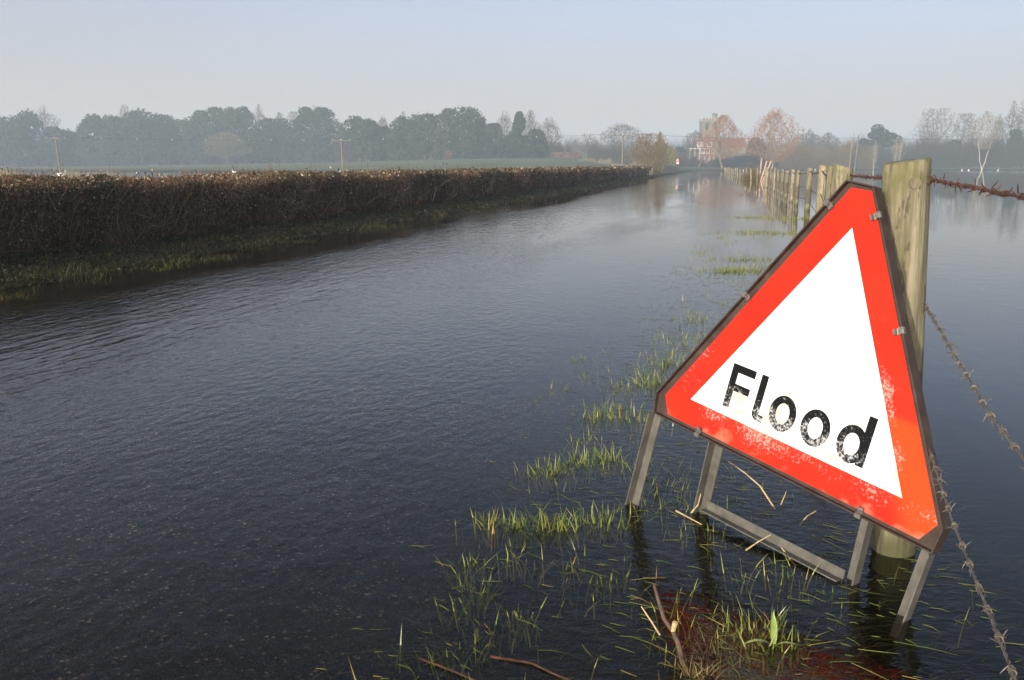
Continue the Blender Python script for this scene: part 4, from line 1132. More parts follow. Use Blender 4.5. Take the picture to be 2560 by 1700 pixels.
def grow(rng, H, W, style):
    """bare skeleton grown towards points inside a crown envelope; arrays of tapered segments"""
    st = PROF[style]; zp, rp = np.array(st['p']).T
    h1, h2, f1, f2 = rng.integers(2, 4), rng.integers(3, 6), rng.uniform(0, 6.28, 2), rng.uniform(0, 6.28, 2)
    def sample(n, k):
        z = zp[0] + (1 - zp[0]) * rng.random(n) ** 0.85
        ph = rng.uniform(0, 6.28, n)
        lump = 1 + .24 * np.sin(h1 * ph + f1[0] + 5 * z) + .2 * np.sin(h2 * ph + f2[0] - 9 * z)
        r = np.interp(z, zp, rp) * np.sqrt(rng.random(n)) * lump * k
        z = zp[0] + (z - zp[0]) * (.55 + .45 * k) * (.93 + .11 * np.sin(2 * ph + f1[1]) * np.sin(3 * np.interp(z, zp, rp) + f2[1]))
        return np.stack([np.cos(ph) * r * W / 2, np.sin(ph) * r * W / 2, z * H], 1)
    S0, S1, A0, A1, LV = [], [], [], [], []
    def poly(P, ra, rb, lv):
        m = P.shape[1] - 1
        for i in range(m):
            S0.append(P[:, i]); S1.append(P[:, i + 1]); A0.append(ra + (rb - ra) * i / m); A1.append(ra + (rb - ra) * (i + 1) / m); LV.append(np.full(len(P), lv))
    ns = st.get('stems', 1); R0 = st['r'] * H
    K = 6; tk = []
    for q in range(ns):
        side = (q - (ns - 1) / 2) * .34 * W
        top = np.array([side + rng.normal(0, .03 * W), rng.normal(0, .03 * W), st['tr'] * H])
        P = np.stack([top * np.array([s, s, 1]) * np.array([1, 1, s]) + np.array([rng.normal(0, .008 * H), rng.normal(0, .008 * H), 0]) * (0 < s < 1) for s in np.linspace(0, 1, K)])
        P[0] = 0; P[0, 2] = -.3; tk.append(P)
    tk = np.stack(tk); poly(tk, np.full(ns, R0), np.full(ns, R0 * .7), 0)
    pts = tk[:, max(1, int(K * .45)):].reshape(-1, 3) if st['tr'] > .1 else tk[:, 1:].reshape(-1, 3)
    dirs = np.tile([0, 0, 1.0], (len(pts), 1)); rads = np.full(len(pts), R0 * .62)
    for li, n in enumerate(st['n']):
        T = sample(n, (.72, .86, .97, 1.0)[li])
        D = T[:, None] - pts[None]
        dist = np.linalg.norm(D, axis=2) * (1 + 1.1 * np.clip(-(D[..., 2] - .25 * np.linalg.norm(D[..., :2], axis=2)) / (np.linalg.norm(D, axis=2) + 1e-6), 0, 1))
        j = dist.argmin(1); st0 = pts[j]; L = np.linalg.norm(T - st0, axis=1)
        lim = (9, .42, .22, .13)[li] * H * rng.uniform(.6, 1.2, n)
        f = np.minimum(1, lim / np.maximum(L, 1e-6)); E = st0 + (T - st0) * f[:, None]; L = L * f
        if li >= 2: E[:, 2] += L * .22
        c1 = st0 + (dirs[j] * .55 + (E - st0) / np.maximum(L, 1e-6)[:, None] * .45) * (L * .42)[:, None]
        jit = rng.normal(size=(n, 3)) * (L * .06)[:, None]
        nsg = (6, 4, 3, 2)[li]; ss = np.linspace(0, 1, nsg + 1)[None, :, None]
        P = st0[:, None] * (1 - ss) ** 2 + (c1 + jit)[:, None] * 2 * ss * (1 - ss) + E[:, None] * ss ** 2
        if nsg > 2: P[:, 1:-1] += rng.normal(size=P[:, 1:-1].shape) * (L * .035)[:, None, None]
        ra = rads[j] * (.72, .6, .6, .6)[li]; poly(P, ra, ra * .4, li + 1)
        keep = P[:, 1:]; d = P[:, 1:] - P[:, :-1]; d = d / np.maximum(np.linalg.norm(d, axis=2, keepdims=True), 1e-6)
        npts = keep.reshape(-1, 3); nr = (ra[:, None] * np.linspace(.9, .4, nsg)[None]).ravel()
        if li == 0: pts, dirs, rads = npts, d.reshape(-1, 3), nr
        else: pts, dirs, rads = (np.concatenate([pts[-1500:], npts]), np.concatenate([dirs[-1500:], d.reshape(-1, 3)]), np.concatenate([rads[-1500:], nr])) if li == 1 else (npts, d.reshape(-1, 3), nr)
    return np.concatenate(S0), np.concatenate(S1), np.concatenate(A0), np.concatenate(A1), np.concatenate(LV)

def bare(px, ytop, wpx, R, label, style='round', col='grey', seed=0, group='bare winter trees across the flooded fields', name='bare_tree', cat='tree', trunk=None, base_up=0.0, thick=1.0):
    rng = np.random.default_rng(seed + 900)
    loc, H, W = place(px, ytop, wpx, R)
    root = thing(name, loc, label, cat, group)
    p0, p1, a0, a1, lv = grow(rng, H, W, style)
    mn = 0.030 * R / 330 * thick
    a0 = np.maximum(a0, mn); a1 = np.maximum(a1, mn * .8)
    big = lv <= 1
    new_obj('trunk', segs_mesh('trunk', p0[big], p1[big], a0[big], a1[big], 5, rng.random(big.sum())), root, M['tw_' + (trunk or col)])
    s = ~big
    new_obj('crown', segs_mesh('crown', p0[s], p1[s], a0[s], a1[s], 3, rng.random(s.sum())), root, M['tw_' + col])
    return root

EVT = [  # px centre, top px, width px, distance, tone, label
    (-2, 294, 150, 432, 0, 'broad hazy evergreen at the far left edge of the tree line'),
    (70, 281, 92, 425, 0, 'domed hazy evergreen just left of the big bare round tree'),
    (142, 318, 66, 415, 1, 'low dark evergreen below the big bare round tree'),
    (192, 331, 100, 420, 1, 'lowest dark evergreen in the dip of the left tree line'),
    (246, 287, 84, 410, 0, 'blocky evergreen at the right side of the sky dip'),
    (290, 290, 84, 405, 0, 'rounded evergreen between the blocky one and the tallest left dome'),
    (356, 277, 104, 400, 0, 'tall domed evergreen above the swan on the meadow'),
    (412, 290, 92, 398, 1, 'flat topped evergreen right of the tall left dome'),
    (452, 300, 66, 396, 2, 'small pale evergreen beside the bright gap left of the pale spreading oak'),
    (508, 278, 84, 392, 0, 'evergreen forming the left shoulder of the big central clump'),
    (549, 268.5, 66, 390, 0, 'narrow domed evergreen behind the left half of the spreading oak'),
    (582, 268.5, 62, 388, 2, 'olive domed evergreen directly above the spreading oak'),
    (616, 269, 74, 388, 1, 'evergreen forming the right shoulder of the big central clump'),
    (668, 299, 72, 384, 1, 'dark lower evergreen right of the spreading oak'),
    (708, 297, 78, 380, 1, 'dark evergreen with twiggy top left of the twin domes'),
    (767, 268, 64, 376, 0, 'left one of the twin domed evergreens near the thin pole'),
    (809, 268.5, 84, 372, 0, 'right one of the twin domed evergreens near the thin pole'),
    (846, 338, 26, 385, 2, 'pale little bush in the gap behind the second telegraph pole'),
    (888, 291.5, 74, 345, 1, 'dark round evergreen immediately right of the second telegraph pole'),
    (925, 298, 70, 335, 0, 'greener evergreen leaning on the dark round one'),
    (962, 318, 60, 345, 1, 'dark low evergreen below the twiggy bare crown mid row'),
    (1004, 292, 76, 328, 0, 'evergreen with open twiggy top in the middle clump'),
    (1042, 289, 72, 328, 0, 'grey green evergreen in the middle of the right clump'),
    (1080, 284, 70, 326, 0, 'evergreen just left of the highest crown of the right clump'),
    (1116, 270, 66, 322, 2, 'highest evergreen crown of the right clump'),
    (1160, 272.5, 112, 315, 0, 'massive rounded evergreen at the right of the right clump'),
    (1204, 296, 50, 318, 1, 'narrow dark evergreen on the right flank of the massive one'),
    (1232, 309, 56, 314, 1, 'small rounded evergreen left of the bare slender tree'),
    (1299, 279.5, 46, 304, 0, 'tall ivy clad column shaped tree between two bare trees'),
    (1290, 340, 92, 306, 1, 'dark thicket of evergreen below the ivy clad column'),
    (1340, 324, 56, 300, 1, 'dark pointed evergreen right of the ivy clad column'),
]
for i, (px, yt, wd, R, k, lab) in enumerate(EVT):
    evergreen(px, yt, wd * 1.12, R, lab, k, seed=i, n=3200 if wd < 80 else 4600, nl=16 if wd < 60 else 24, skirt=0.0)

BARE = [
    (124, 266, 80, 438, 'round', 'grey', 'big bare round crowned tree standing above the left evergreens'),
    (322, 264, 62, 425, 'round', 'grey', 'faint bare crown poking above the left dome'),
    (655, 264, 62, 402, 'round', 'grey', 'bare crown above the evergreens right of the spreading oak'),
    (704, 277, 44, 398, 'upright', 'grey', 'small bare crown on the skyline mid way along the left row'),
    (741, 272, 54, 396, 'round', 'grey', 'bare crown just left of the twin domed evergreens'),
    (570, 326, 138, 372, 'oak', 'olive', 'wide low spreading oak in front of the evergreen row'),
    (851, 296, 34, 362, 'snag', 'dark', 'crooked bare tree in the gap above the second telegraph pole'),
    (960, 287, 50, 350, 'round', 'grey', 'bare crown between two evergreens right of the second pole'),
    (1012, 281, 40, 336, 'round', 'grey', 'thin bare top over the middle clump'),
    (1262, 279, 48, 312, 'upright', 'grey', 'slender bare tree left of the ivy clad column'),
    (1325, 275, 52, 312, 'round', 'grey', 'bare tree right behind the ivy clad column'),
    (1371, 295, 76, 300, 'round', 'grey', 'isolated bare round tree at the right end of the evergreen row'),
    (1468, 333, 66, 255, 'snag', 'grey', 'sparse bare tree between the russet hedge and the oak'),
    (1552, 305, 148, 292, 'oak', 'grey', 'wide bare oak behind the third telegraph pole'),
    (1736, 323, 62, 345, 'round', 'dark', 'dark bare tree left of the church tower'),
    (1676, 362, 34, 215, 'upright', 'ivy', 'small yellow green ivy covered tree left of the distant road sign'),
    (1804, 279, 124, 268, 'willow', 'orange', 'orange twigged willow in front of the church tower'),
    (1931, 266, 160, 262, 'willow', 'orange', 'larger orange twigged willow right of the church roof'),
    (2018, 322, 74, 345, 'round', 'grey', 'bare tree right of the larger orange willow'),
    (2066, 328, 70, 345, 'round', 'grey', 'bare tree between the orange willow and the pale pole'),
    (2184, 352, 24, 330, 'thin', 'pale', 'white stemmed birch below the pine'),
    (2236, 345, 24, 333, 'thin', 'pale', 'left one of two slim birches right of the pine'),
    (2248, 338, 24, 333, 'thin', 'pale', 'right one of two slim birches right of the pine'),
    (2328, 264, 98, 372, 'upright', 'grey', 'fan shaped bare tree above the right shore'),
    (2405, 275, 66, 372, 'upright', 'grey', 'bare tree left of the pale twin trunked tree'),
    (2455, 277, 84, 338, 'twin', 'pale', 'pale twin trunked tree at the edge of the right shore'),
    (2519, 256, 52, 375, 'poplar', 'grey', 'narrow poplar with its top near the right edge'),
    (2552, 248, 58, 372, 'poplar', 'grey', 'tallest narrow poplar at the right edge'),
    (2486, 285, 40, 374, 'upright', 'grey', 'thin bare tree between the twin trunked tree and the poplars'),
]
for i, (px, yt, wd, R, sty, col, lab) in enumerate(BARE):
    trunk = {'orange': 'pale', 'olive': 'grey'}.get(col)
    if 'twin trunked' in lab or 'birch' in lab: trunk = 'white'
    bare(px, yt, wd, R, lab, sty, col, seed=i, trunk=trunk, thick=1.15 if col == 'orange' else 1.0)
bare(1620, 326, 112, 128, 'rounded brown willow bush at the far end of the hedge', 'bush', 'brown', seed=77, group=None, name='willow_bush', cat='bush', trunk='olive', thick=1.0)
bare(1648, 330, 44, 150, 'darker brown bush behind the rounded willow bush', 'bush', 'brown', seed=78, group=None, name='willow_bush', cat='bush', trunk='olive')

# pine with layered flat crowns
def pine():
    loc, H, W = place(2200, 311, 72, 352)
    root = thing('pine_tree', loc, 'dark flat topped pine standing above the right hand thicket', 'tree')
    rng = np.random.default_rng(8)
    L = [(-.14, .90, .20, .10), (-.02, .82, .22, .08), (-.22, .76, .2, .08), (.22, .74, .2, .07), (.34, .68, .22, .08), (.0, .66, .24, .07), (-.2, .6, .2, .06), (.42, .58, .16, .06), (.15, .56, .2, .06)]
    C, N = [], []
    for (cx_, cz_, rx_, rz_) in L:
        n = 420; d = rng.normal(size=(n, 3)); d /= np.linalg.norm(d, axis=1, keepdims=True)
        C.append(np.stack([cx_ * W * 1.3 + d[:, 0] * rx_ * W, d[:, 1] * rx_ * W * .8, cz_ * H + d[:, 2] * rz_ * H], 1)); N.append(d + np.array([0, 0, .6]))
    C = np.concatenate(C); N = np.concatenate(N) + rng.normal(size=(len(C), 3)) * .5
    new_obj('crown', leaves_mesh('crown', C, N, .34 * rng.uniform(.6, 1.4, len(C)), rng, .6), root, M['pine_leaf'])
    mb = MB(); mb.tube([(0, 0, -.5), (-.4, 0, H * .4), (-1.2, 0, H * .88)], [.4, .3, .12], 7)
    for (cx_, cz_, rx_, rz_) in L[2:]: mb.tube([(-.5 - cz_, 0, H * (cz_ - .18)), (cx_ * W * 1.2, 0, H * cz_)], [.12, .05], 5)
    mb.build('trunk', M['bark'], root)
pine()
evergreen(2526, 324, 52, 366, 'dark ivy mass hanging under the narrow poplars', 1, seed=71, n=1500, group=None, nl=9)
evergreen(2384, 352, 70, 362, 'dark green shrubs between the two bare trees on the right shore', 1, seed=72, n=1500, group=None, name='evergreen_shrub', cat='shrub', nl=9)
evergreen(2152, 348, 40, 362, 'dark yew left of the pine', 1, seed=73, n=1200, group=None, nl=8)
evergreen(1884, 345, 60, 330, 'dark evergreen rising behind the larger orange willow', 1, seed=74, n=1300, group=None, nl=8)
evergreen(1120, 377, 28, 290, 'little russet bush on the meadow before the evergreens', 0, seed=75, n=700, group=None, name='russet_bush', cat='bush', nl=6, mat=M['tw_red'], leaf=.22)
evergreen(1700, 368, 40, 330, 'dark shrub between the distant road sign and the house', 1, seed=76, n=900, group=None, name='evergreen_shrub', cat='shrub', nl=7)
evergreen(1890, 388, 70, 290, 'dark shrubbery at the foot of the chancel', 1, seed=79, n=1100, group=None, name='evergreen_shrub', cat='shrub', nl=8)

# continuous brushwood along the far shores
def brush(name, spans, label, col, seed, dens=1.0, leafmat_=None):
    rng = np.random.default_rng(seed); P0, P1, RR, C = [], [], [], []
    for (pa, pb, ya, yb, R, n) in spans:
        n = int(n * dens)
        px = rng.uniform(pa, pb, n); t = (px - pa) / (pb - pa)
        top = ya + (yb - ya) * t + 8 * np.sin(px * .045 + seed) + 6 * np.sin(px * .11 + seed * 2) + 4 * np.sin(px * .31) + rng.exponential(4, n) - 4 
        rr = R + rng.uniform(-9, 9, n)
        d0 = (px - PX0) / F_PX / 0.983; nn = np.hypot(d0, 1)
        x = d0 / nn * rr; y = 1 / nn * rr; z = gz(x, y)
        zt = CAM_H + (HZ - top) * rr / 2242 * 1.0
        hh = np.maximum(zt - z, .4)
        za = z + hh * rng.random(n) ** 1.2 * .55
        L = hh * rng.uniform(.18, .5, n); th = rng.normal(0, .38, n)
        a = np.stack([x, y, za], 1); b = np.stack([x + np.sin(th) * L, y + rng.normal(0, .3, n), za + np.cos(th) * L], 1)
        P0.append(a); P1.append(b); RR.append(.030 * R / 330 * rng.uniform(.7, 1.5, n))
    P0 = np.concatenate(P0); P1 = np.concatenate(P1); RR = np.concatenate(RR)
    o = new_obj(name, segs_mesh(name, P0, P1, RR, RR * .6, 3, rng.random(len(P0))), None, M['tw_' + col])
    return tag(o, label, 'undergrowth', kind='stuff')
brush('undergrowth', [(2030, 2340, 362, 360, 352, 9000), (2290, 2600, 356, 345, 358, 11000)], 'grey brown leafless thicket along the far right shore', 'thicket', 3)
brush('undergrowth', [(1920, 2090, 372, 360, 330, 6500), (2040, 2150, 372, 372, 344, 3000)], 'russet brown thicket between the orange willow and the pale pole', 'brown', 4)
brush('undergrowth', [(1600, 1920, 398, 396, 282, 8000), (1690, 1900, 392, 388, 300, 6000)], 'dark brushwood closing the end of the flooded road', 'dark', 5)
brush('undergrowth', [(1462, 1700, 366, 372, 296, 7500)], 'grey bare scrub under the wide oak', 'grey', 6)
brush('undergrowth', [(1440, 1640, 404, 404, 240, 4500)], 'pale dead scrub beyond the end of the hedge', 'pale', 7)
brush('undergrowth', [(-20, 860, 338, 345, 442, 26000), (860, 1420, 335, 352, 347, 20000)], 'dim undergrowth closing the gaps between the evergreens', 'dark', 8)
brush('far_woods', [(1350, 1760, 352, 350, 470, 9000), (1880, 2340, 348, 344, 480, 9000)], 'faint misty woods beyond the bare trees', 'grey', 9)

def heap(px, py, wpx, hpx, label, col, n, seed, extra=None):
    rng = np.random.default_rng(seed); c = gnd(px, py, 0); W = wpx / F_PX * c[1]; Hh = hpx / F_PX * c[1]
    q = rng.normal(size=(n, 3)) * .45
    p = np.stack([c[0] + q[:, 0] * W * .6, c[1] + q[:, 1] * W * .6, -0.1 + np.abs(q[:, 2]) * Hh * 1.2 * np.exp(-q[:, 0] ** 2)], 1)
    d = rng.normal(size=(n, 3)); d[:, 2] *= .6; L = rng.uniform(.2, .7, n) * W * .28
    r = np.full(n, .010 * c[1] / 70)
    o = new_obj('brushwood_heap', segs_mesh('brushwood_heap', p, p + d * L[:, None] * .6, r, r * .5, 3, rng.random(n)), None, M['tw_' + col])
    return tag(o, label, 'brushwood')
heap(1879, 449, 46, 26, 'tangled brown brushwood heap around the leaning pinkish poles', 'brown', 2600, 41)
heap(1803, 425, 56, 20, 'low bramble clump on the right verge at the far end of the road', 'olive', 2600, 42)
heap(1672, 430, 44, 20, 'dark bramble clump around the posts left of the distant sign', 'dark', 1800, 43)
heap(1630, 436, 50, 16, 'scrubby dead grass around the short posts at the hedge end', 'brown', 1500, 44)

# reeds behind the hedge at the left
def reeds():
    rng = np.random.default_rng(51); n = 1500
    px = np.concatenate([rng.normal(35, 28, 900), rng.normal(300, 30, 350), rng.normal(215, 20, 250)]); n = len(px)
    R = rng.uniform(60, 75, n); d0 = (px - PX0) / F_PX / .983; nn = np.hypot(d0, 1)
    B = np.stack([d0 / nn * R, R / nn, np.full(n, -.1)], 1)
    th = rng.uniform(0, 6.28, n); lean = np.stack([np.cos(th), np.sin(th), 0 * th], 1) * .25
    o = new_obj('reeds', blades_mesh('reeds', B, rng.uniform(.7, 1.35, n), lean, np.full(n, .03), rng.random(n), rng), None, M['reed'])
    tag(o, 'pale dry reeds standing in the flooded field behind the hedge', 'reeds', kind='stuff')
reeds()

# clipped russet beech hedge on the meadow
def beech():
    rng = np.random.default_rng(61); R = 298
    a = np.array(spot(1376, R)); b = np.array(spot(1452, R - 4)); n = 3600
    s = rng.random(n); p = a[None] * (1 - s)[:, None] + b[None] * s[:, None]
    p[:, 1] += rng.uniform(-.8, .8, n); h = (at(1400, 381, a[1])[2] - a[2])
    p[:, 2] += rng.random(n) * h
    o = new_obj('beech_hedge', leaves_mesh('beech_hedge', p, rng.normal(size=(n, 3)) + np.array([0, -.6, .3]), .26 * rng.uniform(.6, 1.3, n), rng, .8), None, M['tw_red'])
    tag(o, 'clipped russet hedge at the back of the misty meadow', 'hedge')
beech()

# ------------------------------------------------------------------ small posts on the meadow
FP = [(892.5, 404.5, 411, 'thin'), (897.5, 396, 407.5, 'pair'), (900.5, 396, 407.5, 'pair'), (972, 400, 410, ''), (1054.5, 400, 407.5, ''), (1062, 388, 401, 'stout'), (1075.5, 388.5, 400, 'stout'), (1122, 400, 407, ''), (1173, 396.5, 400, ''), (1211.5, 395, 400, ''),
      (1294, 397, 405, ''), (1308, 391, 398, ''), (1328.5, 391.5, 398, ''), (1368, 391, 401, ''), (1406.5, 391, 397, ''), (1432, 391, 400.5, ''), (634, 411, 417, ''), (735, 406.5, 413, ''), (810, 405.5, 412, '')]
sp_lab = {1: 'left one of a close pair of thin pale posts on the meadow', 2: 'right one of a close pair of thin pale posts on the meadow', 5: 'left taller pale stake on the meadow below the evergreens', 6: 'right taller pale stake on the meadow, leaning'}
for i, (px, yt, yb, k) in enumerate(FP):
    R = 215 if px > 860 else 250
    for R in range(130, 330, 4):
        x, y, z = spot(px, R)
        if z > 0.05 and abs(HZ - (z - CAM_H) * 2242 / R - yb) < 1.6: break
    x, y, z = spot(px, R); ztop = at(px, yt, y)[2]
    r = 0.11 if k == 'stout' else 0.075
    mb = MB(); mb.tube([(0, 0, -.3), (0, 0, (ztop - z) * .6), (0.15 if i == 6 else 0, 0, ztop - z), ], [r, r * .95, r * .8], 7)
    o = mb.build('meadow_post', M['pole']); o.location = (x, y, z)
    tag(o, sp_lab.get(i, 'small pale fence stake out on the misty meadow'), 'fence post', 'tall stakes on the meadow' if i in sp_lab else 'small stakes on the meadow')

# short posts at the far end of the hedge
for i, (px, yt, yb, lx) in enumerate(((1611, 418.5, 441, 0), (1619, 419, 440, 0), (1624.5, 420, 438, 0), (1630, 419, 439, 0), (1651, 413, 436, -.25), (1656, 412, 434, 0), (1663.5, 416.5, 430, 0), (1667.5, 416, 430, 0), (1672.5, 416, 430, 0))):
    c = gnd(px, yb, 0); zt = at(px, yt, c[1])[2]
    mb = MB(); mb.tube([(0, 0, -.4), (lx * .3, 0, zt * .5), (lx, 0, zt)], [.055, .055, .048], 8)
    o = mb.build('fence_post', M['post_pale']); o.location = tuple(c)
    labs = ['leftmost stout pale post where the hedge ends', 'second short pale post past the hedge end', 'thin third short post past the hedge end', 'fourth short pale post past the hedge end', 'pale post leaning left below the brown willow bush', 'taller upright post beside the left leaning one', 'left one of three close posts before the distant sign', 'middle one of three close posts before the distant sign', 'right one of three close posts before the distant sign']
    tag(o, labs[i], 'fence post', 'short pale posts past the hedge end')

# ------------------------------------------------------------------ distant road sign
def road_sign():
    d = ray(1693.5, HZ); Y = 140.0; c = np.array([d[0] / d[1] * Y, Y, 0])
    root = thing('warning_sign', c, 'small triangular warning sign on a post at the far end of the flood', 'road sign', rz=-0.12)
    zt = at(1693.5, 393.7, Y)[2]; zb = at(1693.5, 404, Y)[2]; z2 = at(1693.5, 410.3, Y)[2]
    W = 9.6 / F_PX * Y
    mb = MB(); mb.poly([(0, zt), (W / 2, zb), (-W / 2, zb)], 0, .01); pl = mb.build('plate', M['red_plain'], root)
    k = .60; zc = zb + (zt - zb) / 3
    mb = MB(); mb.poly([(0, zc + (zt - zc) * k), (W / 2 * k, zc + (zb - zc) * k), (-W / 2 * k, zc + (zb - zc) * k)], -.006, -.001); mb.build('white_triangle', M['white'], pl)
    mb = MB(); mb.poly([(-.06, zb + .15), (-.02, zb + .27), (.05, zb + .25), (.075, zb + .15)], -.011, -.0065); mb.build('symbol', M['black'], pl)
    mb = MB(); mb.poly([(-W * .33, zb - .05), (W * .33, zb - .05), (W * .33, z2), (-W * .33, z2)], 0, .01); mb.build('lower_plate', M['white'], root)
    mb = MB(); mb.tube([(0, .05, -.5), (0, .05, zt - .1)], .04, 8); mb.build('post', M['steel'], root)
M['red_plain'] = pm('red_sign_film', [(0.3, (0.55, 0.03, 0.02)), (0.7, (0.65, 0.05, 0.03))], 5, .5)
road_sign()

# ------------------------------------------------------------------ telegraph poles and overhead lines
def pole(px, yt, arm_px, R, lean, label, arm=True):
    x, y, z = spot(px, R); z = min(z, 0); zt = at(px, yt, y)[2]
    root = thing('telegraph_pole', (x, y, z), label, 'pole', 'telegraph poles across the flooded fields')
    h = zt - z
    mb = MB(); mb.tube([(lean, 0, -.5), (lean * .5, 0, h * .5), (0, 0, h)], [.15, .13, .11], 8); mb.build('pole', M['pole'], root)
    if arm:
        W = arm_px / F_PX * y
        mb = MB(); mb.box((0, -.12, h - .12), (W / 2, .05, .05)); mb.build('crossarm', M['pole'], root)
        for k in (-.46, -.02, .46):
            mb = MB(); mb.tube([(k * W, -.12, h - .07), (k * W, -.12, h + .04), (k * W, -.12, h + .10)], [.03, .05, .03], 6); mb.build('insulator', M['white'], root)
        return [np.array([x + k * W, y - .12, z + h + .1]) for k in (-.46, .46)]
    return [np.array([x, y, z + h - .1])] * 2
p1 = pole(146, 344, 48, 150, .25, 'leftmost thin T shaped pole above the hedge')
p2 = pole(856, 349.5, 46, 152, .05, 'T shaped pole in the gap between the evergreens')
p3 = pole(1556, 337, 55, 152, -.05, 'tall T shaped pole in front of the wide bare oak')
p4 = pole(2127, 343.5, 0, 175, -.35, 'pale leaning pole above the mossy post right of the sign apex', arm=False)
p5 = pole(2141, 339, 0, 300, -.6, 'thin grey pole behind the pale leaning one', arm=False)
pole(1412, 353, 0, 296, 0, 'thin dark pole behind the russet hedge', arm=False)
def line(a, b, sag, r, label, markers=0):
    P = wire_path([a, b], sag, 24); mb = MB(); mb.tube(P, r, 4); o = mb.build('overhead_wire', M['thin_wire'])
    tag(o, label, 'wire', 'overhead wires between the telegraph poles')
    for k in range(markers):
        p = P[int((k + 1) * len(P) / (markers + 1))]
        mb = MB(); mb.tube([p + np.array([0, 0, -.10]), p, p + np.array([0, 0, .10])], [.02, .09, .02], 6); mb.build('marker', M['white'], o)
line(p1[1], p2[0], .30, .014, 'faint wire from the leftmost pole to the pole in the gap', 7)
line(p2[1], p3[0], .25, .014, 'faint wire from the pole in the gap to the oak pole', 6)
pe = np.array(at(2640, 350, 190)); 
line(p3[1], p4[0], .35, .020, 'dark wire crossing the sky before the church')
line(p4[0], pe, .12, .022, 'dark wire running from the leaning pole to the right edge')
line(np.array(at(-60, 346, 150)), p1[0], .2, .014, 'faint wire leaving the leftmost pole at the left edge')

# ------------------------------------------------------------------ church and house
def church():
    Y = 352.0
    def P(px, py): q = at(px, py, Y); return q[0], q[2]
    xl, zp = P(1757.5, 302); xr, _ = P(1800.5, 302)
    gx = (xl + xr) / 2; g = float(gz(gx, Y)); W = xr - xl
    root = thing('church', (gx, Y, g), 'stone church with battlemented tower and tall corner turret behind the orange willow', 'church')
    def loc(px, py): q = at(px, py, Y); return q[0] - gx, q[2] - g
    h = zp - g
    mb = MB(); mb.box((0, W / 2, h / 2), (W / 2, W / 2, h / 2)); tw = mb.build('tower', M['stone'], root)
    mb = MB()
    for z in (h * .42, h * .68, h - .25): mb.box((0, W / 2, z), (W / 2 + .12, W / 2 + .12, .13))
    mb.build('string_course', M['stone'], tw)
    for k in range(6):
        for y in (.25, W - .25):
            mb = MB(); mb.box((-W / 2 + .45 + k * (W - .9) / 5, y, h + .5), (.38, .22, .5)); mb.build('merlon', M['stone'], tw)
    tx0, tz = loc(1788, 285); tx1, _ = loc(1801, 285); tr = (tx1 - tx0) / 2
    mb = MB(); mb.tube([((tx0 + tx1) / 2, W * .75, 0), ((tx0 + tx1) / 2, W * .75, tz)], tr, 8); tu = mb.build('turret', M['stone'], root)
    for k in range(8):
        q = k * math.pi / 4; mb = MB(); mb.box(((tx0 + tx1) / 2 + math.cos(q) * tr * .85, W * .75 + math.sin(q) * tr * .85, tz + .3), (.22, .22, .3)); mb.build('merlon', M['stone'], tu)
    for px in (1767.5, 1787):
        x, z = loc(px, 315); mb = MB(); mb.poly([(x - .7, z - 1.3), (x + .7, z - 1.3), (x + .7, z + .8), (x, z + 1.5), (x - .7, z + .8)], -.08, .2); mb.build('window', M['dark_glass'], tw)
    # nave with red tiled roof
    xa, zr = loc(1806, 345); xb, _ = loc(1866, 345); _, ze = loc(1806, 367)
    mb = MB(); mb.box(((xa + xb) / 2, W / 2, ze / 2), ((xb - xa) / 2, 4.2, ze / 2)); nv = mb.build('nave', M['stone'], root)
    def roof(x0_, x1_, ye, yw, ze_, zr_, mat, nm, par):
        mb = MB(); a, b = x0_ - .3, x1_ + .3; y0_, y1_ = ye - .4, yw + .4; ym = (ye + yw) / 2
        mb.add([(a, y0_, ze_ - .1), (b, y0_, ze_ - .1), (b, ym, zr_), (a, ym, zr_), (a, y1_, ze_ - .1), (b, y1_, ze_ - .1)], [(0, 1, 2, 3), (3, 2, 5, 4), (0, 3, 4), (1, 5, 2), (0, 4, 5, 1)])
        return mb.build(nm, mat, par)
    roof(xa, xb, W / 2 - 4.2, W / 2 + 4.2, ze, zr, M['tile'], 'roof', root)
    # chancel gable facing us with a tall window
    c0, zg = loc(1874, 348); c1, ce = loc(1900, 372); cm = (c0 + c1) / 2
    mb = MB(); mb.poly([(c0, 0), (c0, ce), (cm, zg), (c1, ce), (c1, 0)], -6, 6); ch = mb.build('chancel', M['stone'], root)
    for s in (-1, 1):
        mb = MB(); e = (c0 if s < 0 else c1) + s * .3
        mb.add([(cm, -6.2, zg + .25), (e, -6.2, ce), (e, 6.2, ce), (cm, 6.2, zg + .25), (cm, -6.2, zg + .03), (e, -6.2, ce - .22), (e, 6.2, ce - .22), (cm, 6.2, zg + .03)], [(0, 1, 2, 3), (7, 6, 5, 4), (0, 4, 5, 1), (1, 5, 6, 2), (2, 6, 7, 3), (3, 7, 4, 0)])
        mb.build('roof_slope', M['tile'], ch)
    for k in (-1, 0, 1):
        x = cm + k * .95; mb = MB(); mb.poly([(x - .35, ce - 3.8), (x + .35, ce - 3.8), (x + .35, ce - .4), (x, ce + .1), (x - .35, ce - .4)], -6.1, -5.9); mb.build('window', M['dark_glass'], ch)
church()

